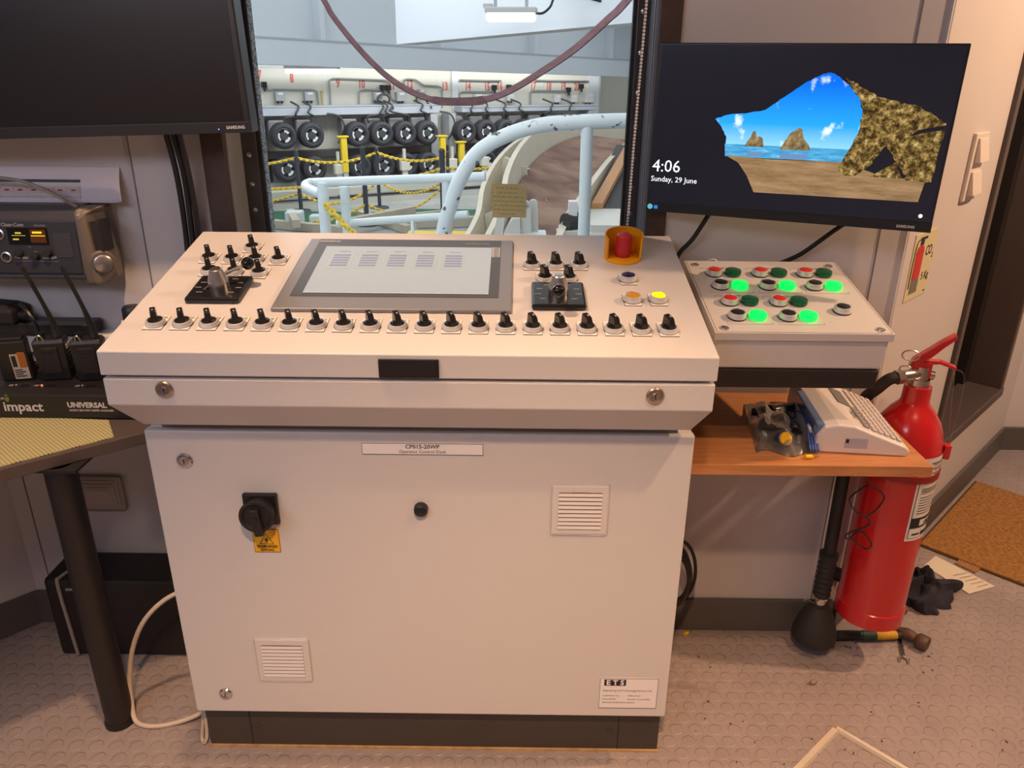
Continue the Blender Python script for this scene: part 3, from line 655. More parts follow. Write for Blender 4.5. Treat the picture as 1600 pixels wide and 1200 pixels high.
b = MB(IF); b.box((.003, .005, .0038), (.034, .033, .0043)); b.mat(1); [b.box((.012 + .0026 * k, .0235, .0042), (.0138 + .0026 * k, .0268, .0046)) for k in range(5)]; b.box((.004, .0195, .0042), (.033, .0203, .0046)); [b.box((.0055 + .0026 * k, .0105, .0042), (.0073 + .0026 * k, .0135, .0046)) for k in range(5)]; b.build('display', [blkg, emi('display_yellow', (.75, .55, .08), .9)], fp)
b = MB(IF); b.box((.043, .005, .0038), (.076, .033, .0043)); b.mat(1); b.box((.0485, .0245, .0042), (.0685, .0285, .0046)); b.box((.045, .0188, .0042), (.0745, .0203, .0046)); b.build('display', [M('display_dim', (.05, .014, .002), .3, emit=.5), emi('display_amber', (1, .50, .02), 1.1)], fp)
b = MB(IF); n = 0
b.box((.088, -.026, .002), (.128, .028, .0032)); b.mat(1)
for i in range(9):
    for j in range(12): b.box((.0895 + i * .0043 + (j % 2) * .002, -.0245 + j * .0043, .0031), (.0912 + i * .0043 + (j % 2) * .002, -.0222 + j * .0043, .0036))
b.build('speaker_grille', [FPm, M('grille_dot', (.10, .10, .11), .4)], fp)
for x, y in ((.0135, -.017), (.048, -.023), (.0755, -.016)): MB(IF @ T(x, y, .002)).lathe([(.0085, 0), (.0085, .007), (.007, .012), (.0001, .0125)], n=20).build('rotary_knob', blkm, fp)
for x, y, r in ((.008, -.0265, .15), (.024, -.0275, 0), (.069, -.0275, 0), (.085, -.0265, -.15)): MB(IF).box((-.0065, -.0024, .002), (.0065, .0024, .0045), T(x, y, 0) @ RZ(-r)).build('key_button', M('key_grey', (.20, .19, .20), .4), fp)
for x, y in ((-.023, .022), (-.016, -.026)): MB(IF @ T(x, y, .002)).lathe([(.0115, 0), (.0115, .003), (.0085, .004), (.008, .0005), (.0001, .0005)], n=24).build('socket', steel, fp)
b = MB(); 
b.loft([[(-.752, .360, 1.128), (-.706, .395, 1.13), (-.706, .440, 1.13), (-.752, .440, 1.13)], [(-.752, .352, 1.115), (-.735, .355, 1.115), (-.704, .44, 1.115), (-.752, .44, 1.115)], [(-.752, .350, 1.02), (-.728, .350, 1.02), (-.704, .44, 1.02), (-.752, .44, 1.02)], [(-.752, .352, .965), (-.722, .352, .965), (-.708, .44, .968), (-.752, .44, .968)]])
br = b.build('end_bracket', M('bracket_bronze', (.17, .145, .125), .38, .3), ic, bev=.008)
MB().box((-.7265, .366, 1.035), (-.7075, .41, 1.10), RZ(0)).build('bracket_slot', blkm, br)
EK = T(-.712, .362, 1.012) @ RZ(.62) @ RX(PI / 2 + .05)
b = MB(EK @ T(0, 0, -.032)); b.lathe([(.027, 0), (.027, .026), (.024, .030), (.0001, .030)], n=32); k = b.build('speaker_knob', MT['bracket_bronze'], br)
MB(EK @ T(0, 0, -.003)).lathe([(.0195, 0), (.019, .005), (.015, .0075), (.0001, .0085)], n=28).build('speaker_mesh', steel, br)
# paper strip over the intercom
b = MB(); sh = []
for i in range(15):
    a = i / 14; z = 1.203 - a * .070; y = .444 - .030 * math.sin(PI * min(1, a * 1.0) * .5) - (.006 if a > .93 else 0)
    sh.append([(-1.0, y, z), (-.9, y, z), (-.8, y, z), (-.70 + .008 * math.sin(a * 3), y, z), (-.682 + .004 * a, y + .010 * a, z)])
b.sm = True; b.loft(sh, None, False, False); b.sm = False
b.mat(1)
def strip(x0, x1, a0, a1, d=.0008):
    z0, z1 = 1.203 - a0 * .070, 1.203 - a1 * .070; y0, y1 = .444 - .030 * math.sin(PI * a0 * .5) - d, .444 - .030 * math.sin(PI * a1 * .5) - d
    b.poly([(x0, y0, z0), (x1, y0, z0), (x1, y1, z1), (x0, y1, z1)])
strip(-1.0, -.762, .35, .43)
b.mat(3); strip(-1.0, -.761, .47, .55); b.mat(2); strip(-1.0, -.761, .56, .74); b.mat(3); strip(-1.0, -.761, .76, .82); b.mat(2); strip(-1.0, -.761, .83, .88)
b.mat(1)
for i in range(8): strip(-.7615 - i * .0285, -.7621 - i * .0285, .56, .88, .0012)
for i in range(8): strip(-.771 - i * .0285, -.781 - i * .0285, .63, .67, .0012)
tag(b.build('chart_sheet', [M('sheet_lilac', (.66, .63, .70), .8), M('chart_dark', (.07, .07, .10), .8), M('chart_pink', (.62, .45, .45), .8), M('chart_green', (.52, .58, .55), .8)]), 'white curled sheet with a printed table fixed above the intercom', 'paper sheet')
b = MB(); b.tube([(-1.0, .40, 1.175), (-.92, .375, 1.188), (-.851, .365, 1.183), (-.809, .362, 1.168), (-.775, .366, 1.148), (-.758, .384, 1.128)], .0036, 8, 6); tag(b.build('cable', M('grey_cable', (.30, .27, .25), .5)), 'grey cable arching over the printed sheet above the intercom', 'cable')
# white trunking, black strip, adapter
b = MB(); b.box((-1.05, .395, .795), (-.55, .446, .838), bev=.003); tag(b.build('cable_trunking', white), 'white cable trunking along the wall behind the radio charger', 'trunking')
b = MB(); b.box((-1.06, .385, .8385), (-.782, .440, .868), bev=.004); b.box((-1.06, .384, .862), (-.80, .386, .866)); tag(b.build('power_strip', M('strip_black', (.018, .018, .022), .4)), 'long black power strip lying on the white wall trunking', 'power strip')
ad = thing('power_adapter', 'black plug-in adapter on the power strip at left edge', 'adapter', (-.97, .41, .868))
b = MB(); b.loft([[(-1.02, .37, .869), (-.942, .37, .869), (-.942, .44, .869), (-1.02, .44, .869)], [(-1.02, .37, .905), (-.942, .37, .900), (-.942, .44, .900), (-1.02, .44, .905)], [(-1.02, .385, .915), (-.96, .385, .910), (-.96, .43, .910), (-1.02, .43, .915)]]); b.build('body', blkm, ad, bev=.005)
b = MB(); b.cyl((-.942, .40, .882), (-.925, .40, .882), .012, n=16); b.build('strain_relief', blkm, ad)
b = MB(); b.tube([(-.925, .38, .915), (-.90, .36, .905), (-.880, .35, .875), (-.876, .345, .840), (-.885, .345, .80), (-.90, .34, .775)], .0045, 8, 6); b.build('lead', blk, ad)
b = MB(); b.box((-.722, .40, .8385), (-.60, .444, .872), bev=.006); sbx = tag(b.build('socket_box', white), 'small white socket box on trunking behind desk edge', 'socket box')
b = MB(T(-.688, .400, .889)); b.lathe([(.022, -.02), (.022, .012), (.018, .018), (.0001, .019)], n=24); tag(b.build('plug', blk), 'round black plug on the white socket box behind the desk', 'plug')
# table on the left
tb = thing('corner_table', 'dark brown table top on a thick black round leg', 'table', (-.732, .09, 0))
topm = M('table_brown', (.105, .078, .066), .45, var=.08)
poly = [(-.565, .206), (-.565, .44), (-1.08, .44), (-2.00, -.48), (-1.53, -.60)]
b = MB(); b.prism(poly, .674, .700); b.build('table_top', topm, tb, bev=.002)
b = MB(T(-.732, .095, 0)); b.lathe([(.030, .012), (.030, .674)], n=32); lgm = b.build('leg', M('leg_black', (.016, .012, .011), .5), tb)
b = MB(T(-.732, .095, 0)); b.lathe([(.033, 0), (.033, .010), (.031, .014)], n=32); b.build('foot', blk, lgm)
b = MB(); b.box((-.78, .06, .668), (-.68, .14, .674)); b.build('leg_plate', blkm, tb)
def inset(k): return k
b = MB(); b.prism([(-.646, .155), (-.697, .236), (-1.00, .252), (-1.60, -.25), (-1.40, -.50)], .7002, .7022); tag(b.build('table_mat', meshmat), 'yellow green open weave mat on the left table', 'table mat')
ch = thing('radio_charger', 'black six-way radio charger with white lettering on left table', 'charger', (-.92, .33, .702))
b = MB(); b.loft([[(x, .240, .7024), (x, .437, .7024), (x, .437, .760), (x, .305, .762), (x, .262, .764), (x, .238, .757)] for x in (-1.12, -.600)]); b.build('housing', M('charger_black', (.016, .014, .014), .42), ch, bev=.003)
CF = T(0, .2388, .730) @ RX(PI / 2 + .0)
b = MB(CF); b.text('impact', .0300, T(-.918, -.0010, .0006), 'LEFT', .0007, 1.05); b.mat(1)
for r in (.006, .0085, .011, .0135):
    for sg in (0, PI):
        pts = [(-.9155 + r * math.cos(sg + a), .0190 + r * math.sin(sg + a), .0006) for a in [(-.8 + .2 * k) for k in range(9)]]; q = [(-.9155 + (r - .0011) * math.cos(sg + a), .0190 + (r - .0011) * math.sin(sg + a), .0006) for a in [(-.8 + .2 * k) for k in range(9)]]
        for i in range(8): b.poly([pts[i], pts[i + 1], q[i + 1], q[i]])
b.mat(2); b.cyl((-.9155, .0185, .0), (-.9155, .0185, .0007), .0026, n=12)
b.build('logo_print', [M('print_white', (.66, .60, .58), .5), M('print_green', (.30, .45, .08), .5), M('print_tan', (.45, .36, .28), .5)], ch)
b = MB(CF); b.text('UNIVERSAL', .0165, T(-.780, .0045, .0006), 'LEFT', .0007); b.text('AC/DC SIX-WAY RAPID CHARGER', .0062, T(-.778, -.0075, .0006), 'LEFT', .0002); b.build('name_print', MT['print_white'], ch)
for i, x in enumerate((-.905, -.850, -.762)):
    b = MB(T(x, .272, .7645)); b.box((.012, -.004, 0), (.032, -.001, .0012)); b.box((.012, .002, 0), (.030, .005, .0012)); b.mat(1); b.box((-.012, -.004, 0), (-.003, .003, .0012)); b.mat(2); b.sphere((.003, 0, .001), .0022, 8); b.build('charge_light', [M('slot_black', (.006, .006, .006), .5), M('print_tan2', (.28, .24, .22), .5), emi('led_red', (1, .15, .1), 1.5) if i == 1 else M('led_off', (.4, .38, .36), .4)], ch)
def radio(x, lab, ant):
    r = thing('handheld_radio', lab, 'radio', T(x, .325, .763) @ RZ(.22) @ RX(.10), 'handheld radios in the charger')
    Q = WM[r.name]
    b = MB(Q); b.loft([[(-.030, -.016, .001), (.030, -.016, .001), (.030, .018, .001), (-.030, .018, .001)], [(-.030, -.018, .03), (.030, -.018, .03), (.030, .018, .03), (-.030, .018, .03)], [(-.032, -.018, .090), (.032, -.018, .090), (.032, .018, .090), (-.032, .018, .090)], [(-.028, -.014, .098), (.028, -.014, .098), (.028, .014, .098), (-.028, .014, .098)]]); bd = b.build('body', M('radio_black', (.013, .012, .012), .4), r, bev=.003)
    b = MB(Q); b.box((-.017, -.0215, .020), (.017, -.0175, .082), bev=.002); b.box((-.010, -.0225, .07), (.010, -.021, .080), bev=.001); b.build('belt_clip', blkm, bd)
    b = MB(Q); b.box((.0325, -.012, .074), (.0345, .014, .083)); b.build('brand_badge', M('badge_grey', (.40, .37, .35), .5), bd)
    b = MB(Q)
    for k in range(5): b.box((.0305, -.010, .028 + k * .009), (.0335, .012, .031 + k * .009))
    b.build('side_ribs', blk, bd)
    b = MB(Q); b.cyl((-.014, 0, .096), (-.014, 0, .110), .007, .0062, 14); b.build('volume_knob', blk, r)
    b = MB(Q); b.tube([(-.006, -.016, .094), (-.010, -.015, .106), (-.016, -.015, .108), (-.018, -.015, .096)], .0014, 6, 4); b.build('clip_ring', chrome, r)
    p0 = Q @ Vector((.016, 0, .098)); pts = [p0, p0 + Vector((-.002, 0, .03)), p0 + Vector((ant * .35, -.01, .085)), p0 + Vector((ant, -.02, .158))]
    cs = spline(pts, 6); b = MB(); b.tube(cs, [.0105 - .0062 * min(1, i / (len(cs) * .55)) for i in range(len(cs))], 10); b.build('antenna', MT['radio_black'], r)
radio(-.838, 'black handheld radio with tall antenna, second slot of the charger', -.028); radio(-.757, 'black handheld radio with tall antenna, nearest the desk', -.026)
bt = thing('battery_pack', 'black radio battery with pale label standing in the charger', 'battery', T(-.918, .318, .763) @ RZ(.25) @ RX(.12))
b = MB(WM[bt.name]); b.box((-.032, -.014, .001), (.030, .014, .096), bev=.004); b.box((-.028, -.012, .094), (.026, .012, .104), bev=.003); b.build('case', MT['radio_black'], bt)
b = MB(WM[bt.name]); b.box((-.006, -.0150, .006), (.024, -.0139, .066)); b.mat(1); b.box((.0095, -.0155, .034), (.0235, -.0148, .070)); b.mat(2); b.box((-.0035, -.0155, .036), (.005, -.0149, .062))
for i in range(4): b.box((-.003, -.0155, .012 + i * .005), (.018 - (i % 2) * .006, -.0149, .014 + i * .005))
b.build('label', [M('label_cream', (.50, .44, .36), .6), M('label_orange', (.40, .13, .02), .5), ink], bt)
# under the table
so = thing('wall_fixture', 'ribbed cream wall fixture under the left table', 'wall fixture', (-.876, .446, .35))
for i, (hw, hh, dd) in enumerate(((.062, .050, .012), (.055, .043, .017), (.048, .036, .022), (.040, .029, .026))):
    b = MB(); b.box((-.876 - hw, .446 - dd, .401 - hh), (-.876 + hw, .446, .401 + hh), bev=.011); b.build(('housing', 'ridge', 'ridge', 'cover')[i], M('fixture_cream', (.45, .40, .36), .5), so)
cs = thing('equipment_case', 'black case with a grey edge strip on floor behind table leg', 'case', (-.82, .37, 0))
b = MB(); b.box((-.985, .305, .002), (-.60, .430, .235), bev=.010); b.build('case_body', M('case_black', (.010, .008, .008), .5), cs)
b = MB(); b.tube([(-.940, .303, .006), (-.944, .3035, .10), (-.948, .3045, .222), (-.945, .315, .235), (-.93, .36, .236)], .0045, 8, 4); b.build('edge_strip', M('strip_grey', (.30, .26, .24), .5), cs)
b = MB(); b.box((-.93, .302, .205), (-.88, .306, .212)); b.build('latch', steel, cs)
b = MB(); b.tube([(-.56, .20, .30), (-.62, .185, .276), (-.668, .165, .232), (-.700, .15, .165), (-.712, .13, .09), (-.706, .11, .045), (-.690, .085, .010), (-.650, .075, .0055), (-.600, .085, .006), (-.545, .10, .022), (-.520, .12, .05)], .0055, 10, 8); tag(b.build('power_cable', M('cable_ivory', (.55, .46, .36), .45)), 'ivory power cable looping on floor left of the control desk', 'cable')
b = MB(); b.tube([(-.512, .060, .13), (-.515, .050, .06), (-.520, .040, .012), (-.512, .030, .006), (-.505, .035, .03), (-.507, .05, .10)], .004, 8, 6); tag(b.build('cable_end', MT['cable_ivory']), 'short ivory cable loop hanging beside the desk plinth', 'cable')

# ------------------------------------------------------------------ right side of the room
b = MB(); b.prism([(.505, .068), (.983, .068), (.983, .345), (.925, .345), (.925, .432), (.505, .432)], .6765, .700)
shelf = thing('wall_shelf', 'beech wood shelf on the wall right of the control desk', 'shelf', (.75, .44, .676))
b.build('board', beech, shelf, bev=.0015)
b = MB()
for x in (.56, .86): b.box((x, .42, .56), (x + .03, .444, .676)); b.box((x, .25, .668), (x + .03, .444, .676))
b.build('shelf_bracket', M('bracket_white', (.5, .47, .45), .5), shelf)
# extinguisher
EX, EY, EZ = 1.078, .352, .135
ex = thing('fire_extinguisher', 'red carbon dioxide fire extinguisher with black discharge horn hanging beside the doorway', 'fire extinguisher', (EX, EY, EZ))
b = MB(T(EX, EY, 0)); R_ = .0785
b.lathe([(.060, EZ + .004), (R_ + .0025, EZ), (R_ + .0025, EZ + .040), (R_, EZ + .042), (R_, .592), (R_ * .985, .615), (R_ * .93, .643), (R_ * .80, .672), (R_ * .60, .697), (R_ * .42, .713), (.030, .722), (.029, .756), (.0001, .757)], n=56); b.build('cylinder', redp, ex)
b = MB(T(EX, EY, -.066)); b.cyl((0, 0, .820), (0, 0, .838), .0215, n=24); b.cyl((0, 0, .838), (0, 0, .868), .0165, n=24); b.cyl((0, 0, .850), (-.050, -.012, .846), .0135, n=20); b.cyl((-.046, -.011, .8465), (-.062, -.015, .845), .0165, n=6); b.cyl((0, 0, .85), (.026, -.006, .848), .011, n=12); b.build('valve', M('valve_nickel', (.50, .46, .42), .3, 1), ex)
HQ = T(EX, EY, -.066) @ RZ(-.30)
b = MB(HQ); b.loft([[(-.028, -.011, .864), (-.028, .011, .864), (-.022, .011, .884), (-.022, -.011, .884)], [(.012, -.0105, .890), (.012, .0105, .890), (.004, .0105, .908), (.004, -.0105, .908)], [(.034, -.0105, .917), (.034, .0105, .917), (.028, .0105, .931), (.028, -.0105, .931)], [(.054, -.011, .938), (.054, .011, .938), (.051, .011, .949), (.051, -.011, .949)]]); b.box((-.022, -.012, .842), (.018, .012, .880)); b.build('squeeze_handle', redp, ex, bev=.002)
b = MB(HQ); b.loft([[(.0, -.009, .872), (.0, .009, .872), (.0, .009, .882), (.0, -.009, .882)], [(.032, -.010, .878), (.032, .010, .878), (.032, .010, .885), (.032, -.010, .885)], [(.066, -.010, .868), (.066, .010, .868), (.066, .010, .874), (.066, -.010, .874)]]); b.build('carry_handle', redp, ex, bev=.0015)
b = MB(HQ); b.tube([(-.030 + .018 * math.cos(a), -.013, .893 + .012 * math.sin(a)) for a in [2 * PI * k / 16 for k in range(16)]], .0018, 6, closed=True); b.tube([(-.036 + .012 * math.cos(a), -.016, .862 + .007 * math.sin(a)) for a in [2 * PI * k / 14 for k in range(14)]], .0016, 6, closed=True); b.build('safety_pin', steel, ex)
b = MB(); b.tube([(EX - .058, EY - .014, .7795), (EX - .076, EY - .012, .772), (EX - .090, EY + .005, .742), (EX - .090, EY + .045, .705), (EX - .086, EY + .070, .66), (.972, .405, .61), (.958, .372, .53)], .0135, 14, 8); b.build('hose', rubber, ex)
HN = T(.957, .362, .038)
b = MB(HN); b.lathe([(.044, .002), (.047, 0), (.053, .004), (.055, .012), (.054, .03), (.047, .055), (.038, .080), (.029, .098), (.024, .106), (.016, .109), (.0001, .109)], n=40); hn = b.build('discharge_horn', rubber, ex)
b = MB(HN); b.cyl((0, 0, .108), (0, 0, .128), .014, n=20); b.cyl((0, 0, .128), (0, 0, .136), .019, n=6); b.build('steel_joint', chrome, hn)
b = MB(HN); b.lathe([(.0185 + .0032 * (k % 2), .134 + k * .0075) for k in range(15)] + [(.0225, .248), (.0225, .262), (.014, .265)], n=24); b.build('ribbed_grip', rubber, ex)
b = MB(HN); b.cyl((0, 0, .26), (0, 0.006, .51), .0150, n=24); b.build('lance', blkm, ex)
b = MB(HN); b.tube([(-.017, -.008, .115), (-.037, -.023, .135), (-.046, -.026, .142), (-.054, -.026, .138)], .0016, 6, 4); b.build('bent_pin', steel, ex)
b = MB(HQ); b.tube([(.064, -.012, .872), (.080, -.020, .862), (.084, -.026, .80), (.082, -.030, .74), (.082, -.03, .70)], .0011, 5, 5); b.tube([(.062, -.012, .870), (.068, -.022, .80), (.076, -.028, .73)], .0011, 5, 5); b.build('seal_tie', clear, ex)
LZ = lambda z: .395 + (z - .365) * .741
def cylpatch(bb, a0, a1, z0, z1, r, n=16):
    z0, z1 = LZ(z0), LZ(z1)
    P = [(EX + r * math.cos(a0 + (a1 - a0) * i / n), EY + r * math.sin(a0 + (a1 - a0) * i / n)) for i in range(n + 1)]
    for p, q in zip(P, P[1:]): bb.poly([(p[0], p[1], z0), (q[0], q[1], z0), (q[0], q[1], z1), (p[0], p[1], z1)])
b = MB(); A0, A1 = math.radians(-88), math.radians(2)
b.sm = True; cylpatch(b, A0, A1, .365, .655, R_ + .0008); b.mat(1)
D2 = R_ + .0012; da = (A1 - A0)
def band(f0, f1, z0, z1, r=D2): cylpatch(b, A0 + da * f0, A0 + da * f1, z0, z1, r, 8)
band(.04, .96, .410, .448); band(.04, .96, .3655 + .008, .3655 + .0095); band(.04, .055, .374, .64); band(.945, .96, .374, .64)
for i in range(7): band(.12, .50 + .12 * ((i * 7) % 3) / 3, .462 + i * .0095, .4645 + i * .0095)
band(.10, .88, .532, .5335); band(.12, .84, .537, .540); band(.12, .86, .543, .546); band(.12, .78, .549, .552)
band(.25, .78, .600, .603); band(.35, .74, .594, .597); band(.22, .76, .617, .620); band(.30, .70, .611, .614); band(.22, .8, .634, .638); band(.28, .7, .628, .631)
band(.78, .92, .56, .59); band(.82, .93, .60, .612); band(.12, .30, .385, .391); band(.34, .55, .380, .395); band(.62, .75, .382, .394)
b.mat(0); band(.24, .72, .418, .440, D2 + .0004); b.mat(1)
b.sm = False
am = A0 + da * .50
b.text('M.B.', .019, T(EX + (D2 + .0016) * math.cos(am), EY + (D2 + .0016) * math.sin(am), LZ(.429)) @ RZ(am + PI / 2) @ RX(PI / 2), bold=.0008)
b.build('instruction_label', [M('label_white', (.70, .66, .62), .5), ink], ex)
b = MB(HQ); b.box((.078, -.016, .655), (.093, .004, .690), bev=.003); b.build('red_clip', redp, ex)
b = MB(); b.lathe([(R_ + .001, .548), (R_ + .004, .548), (R_ + .004, .564), (R_ + .001, .564)], T(EX, EY, 0), 40, False); b.build('strap_band', M('band_red', (.25, .01, .012), .4), ex)
b = MB(); q0 = Vector((EX, EY, 0)); nn = Vector((-math.sin(ANG), math.cos(ANG), 0)); dist = (CORN - q0).dot(nn)
b.cyl(q0 + nn * (R_ - .004) + Vector((0, 0, .556)), q0 + nn * dist + Vector((0, 0, .556)), .018, n=16); b.build('wall_bracket', blkm, ex)
b = MB(); b.cyl(q0 + nn * (R_ - .004) + Vector((0, 0, .2)), q0 + nn * dist + Vector((0, 0, .2)), .018, n=16); b.build('wall_bracket', blkm, ex)
# bent wire, coil
b = MB(); b.tube([(.912, .22, .676), (.928, .21, .600), (.976, .205, .552), (.945, .21, .500), (.904, .21, .542), (.940, .213, .578)], .0019, 6, 5)
b.tube([(.945, .21, .500), (.958, .208, .488), (.952, .207, .476), (.912, .207, .456), (.918, .205, .444), (.938, .205, .466), (.966, .204, .440), (.969, .204, .425), (.955, .204, .421), (.922, .204, .446)], .0019, 6, 5)
tag(b.build('bent_wire', blk), 'bent black wire dangling from the shelf before the extinguisher', 'wire')
b = MB()
for k, (rx, rz, dx) in enumerate(((.062, .092, 0), (.050, .080, -.004), (.046, .074, .0), (.040, .066, .002), (.043, .07, -.006))):
    b.tube([(.560 + dx + rx * math.cos(a), .330 - .010 * k + .01 * math.sin(a * 2), .262 + rz * math.sin(a)) for a in [2 * PI * i / 40 for i in range(40)]], .0042, 8, closed=True)
b.tube([(.560, .32, .352), (.548, .36, .42), (.545, .40, .55), (.545, .43, .66)], .0042, 8, 5)
tag(b.build('cable_coil', rubber), 'coil of black cable hanging behind the right edge of the desk', 'cable coil')
b = MB(T(.573, .405, .995)); b.lathe([(.026, -.012), (.028, 0), (.026, .010), (.021, .014), (.0001, .010)], n=28); b.box((-.012, .0, -.04), (.012, .041, -.01)); tag(b.build('cap', blkm), 'round black cap on the wall above the push button box corner', 'cap')
b = MB(); b.tube([(.607 + .012 * math.cos(a), .43, 1.006 + .012 * math.sin(a)) for a in [2 * PI * k / 16 for k in range(16)]], .003, 6, closed=True); b.cyl((.607, .43, 1.0), (.607, .446, 1.0), .003, n=8); tag(b.build('cable_loop', white), 'small white loop sticking up behind the push button box', 'loop')
# label printer on the shelf
lp = thing('label_printer', 'white label printer with keyboard lying on the wood shelf', 'label printer', (.875, .23, .70))
LPM = T(.875, .24, .7004) @ RZ(-.10)
prof = [(-.088, 0), (.086, 0), (.092, .006), (.091, .014), (.082, .021), (.012, .047), (-.020, .060), (-.052, .062), (-.078, .056), (-.090, .036), (-.092, .008)]
b = MB(LPM); b.loft([[(x * (.985 if abs(y) > .12 else 1), y, z * (.97 if abs(y) > .12 else 1)) for x, z in prof] for y in (-.1245, -.118, .118, .1245)]); pb = b.build('body', M('printer_white', (.66, .62, .62), .42), lp, bev=.003)
KT = LPM @ T(.048, 0, .0346) @ RY(.357)
b = MB(KT)
for i in range(5):
    for j in range(13): b.box((-.031 + i * .0135, -.108 + j * .0166, 0), (-.021 + i * .0135, -.0955 + j * .0166, .0042))
b.build('keyboard', M('key_white', (.60, .55, .54), .45), lp, bev=.0015)
b = MB(KT)
for j in range(6): b.box((-.0485, -.105 + j * .0166, -.001), (-.036, -.0915 + j * .0166, .0034))
b.build('grey_key_row', M('key_row_grey', (.28, .25, .25), .45), lp, bev=.0015)
b = MB(LPM @ T(-.006, .03, .0552) @ RY(.385)); b.box((-.016, -.035, -.001), (.014, .05, .0012)); b.build('lcd', M('lcd_grey', (.16, .16, .15), .3), lp)
b = MB(LPM @ T(-.004, -.04, .0548) @ RY(.385)); b.text('brother', .0125, T(0, -.012, .0016) @ RZ(PI / 2), bold=.0004); b.build('logo', M('logo_dark', (.10, .09, .10), .5), lp)
b = MB(LPM); b.box((-.035, -.1255, .014), (.008, -.1235, .034)); b.mat(1); b.box((-.034, -.1262, .024), (-.028, -.1252, .032)); b.build('side_port', [M('port_white', (.42, .42, .50), .4), ink], lp)
b = MB(LPM); b.box((-.0915, -.118, .030), (-.074, .06, .0575)); b.mat(1); b.sm = True; b.cyl((-.0905, -.085, .030), (-.0965, -.085, .028), .014, n=24); b.build('tape_window', [M('window_blue', (.10, .17, .33), .15), white], lp, bev=.003)
# bag and what lies in it
bg = thing('plastic_bag', 'clear zip bag with a blue seal lying on the wood shelf', 'bag', (.74, .22, .70))
b = MB(); rows_ = []; rnd.seed(4); nx, ny = 15, 13
def bagz(u, v, top): 
    e = min(u, 1 - u, v, 1 - v) * 4; e = min(1, max(0, e))
    h = .042 * (1 - .6 * u) * e ** .6
    return .7012 + (h * (.82 + .35 * math.sin(u * 13 + v * 7) * math.cos(v * 11 - u * 5)) if top else 0) + (.0006 if top else 0)
def bagx(u, v): return .655 + u * .122 + v * .040, .118 + v * .240 + .012 * math.sin(u * 9) * (1 - v) - .01 * u
b.sm = True
for top in (1, 0):
    b.loft([[(*bagx(i / nx, j / ny), bagz(i / nx, j / ny, top)) for i in range(nx + 1)] for j in range(ny + 1)], None, False, False)
b.sm = False; b.build('film', bagm, bg)
b = MB()
for k in range(4):
    o = .0052 * k; b.loft([[(.757 + o + v * .040, .110 + v * .240, .7035 + .034 * math.sin(PI * min(1, v * 1.1 + .06)) + .003), (.7602 + o + v * .040, .110 + v * .240, .7035 + .034 * math.sin(PI * min(1, v * 1.1 + .06)) + .003), (.7602 + o + v * .040, .110 + v * .240, .7025 + .034 * math.sin(PI * min(1, v * 1.1 + .06))), (.757 + o + v * .040, .110 + v * .240, .7025 + .034 * math.sin(PI * min(1, v * 1.1 + .06)))] for v in [i / 10 for i in range(11)]])
b.build('zip_seal', M('zip_blue', (.06, .12, .42), .3), bg)
yc = thing('yellow_button_head', 'yellow round push button head inside the clear bag', 'button', (.716, .135, .703))
YQ = T(.716, .142, .7205) @ RX(math.radians(62)) @ RY(.3)
MB(YQ).lathe([(.0150, -.012), (.0155, .002), (.0001, .002)], n=24).build('ring', M('ring_blue', (.03, .05, .16), .35), yc)
MB(YQ).lathe([(.0138, .002), (.0134, .0065), (.0001, .0075)], n=24).build('cap', yel, yc)
b = MB(); b.box((.675, .165, .7018), (.765, .205, .718), bev=.004); b.cyl((.69, .20, .712), (.75, .165, .712), .008, n=12); tag(b.build('terminal_block', blkm), 'black terminal part at the front inside the clear bag', 'electrical part')
b = MB(T(.71, .275, .71) @ RZ(.5)); b.lathe([(.014, -.007), (.021, -.007), (.021, .012), (.014, .012)], n=14, cap=True)
for k in range(6): b.box((-.0015, -.022, -.007), (.0015, .022, .0135), RZ(k * PI / 6))
tag(b.build('gland_nut', M('dark_green_plastic', (.02, .035, .018), .5)), 'dark green ribbed nut at the back of the clear bag', 'nut')
b = MB(); b.cyl((.735, .29, .715), (.815, .315, .715), .0125, n=16); b.cyl((.732, .289, .715), (.738, .291, .715), .0155, n=8); tag(b.build('contact_block', M('part_black', (.02, .02, .02), .25)), 'black cylindrical part lying at the back of the clear bag', 'electrical part')
def ferrule(p, rz, lab):
    t = thing('crimp_ferrule', lab, 'ferrule', p); q = T(p[0], p[1], p[2] + .0045) @ RZ(rz) @ RY(PI / 2)
    MB(q).lathe([(.0046, -.008), (.0046, .004), (.0026, .008), (.0001, .0085)], n=14).build('sleeve', M('ferrule_yellow', (.85, .50, .0), .4), t)
    MB(q).lathe([(.0012, .008), (.0012, .020), (.0001, .020)], n=8).build('tip', steel, t)
ferrule((.752, .096, .700), .1, 'small yellow crimp ferrule on the wood shelf edge'); ferrule((.642, .415, 0), .5, 'small yellow crimp ferrule on floor by the skirting')
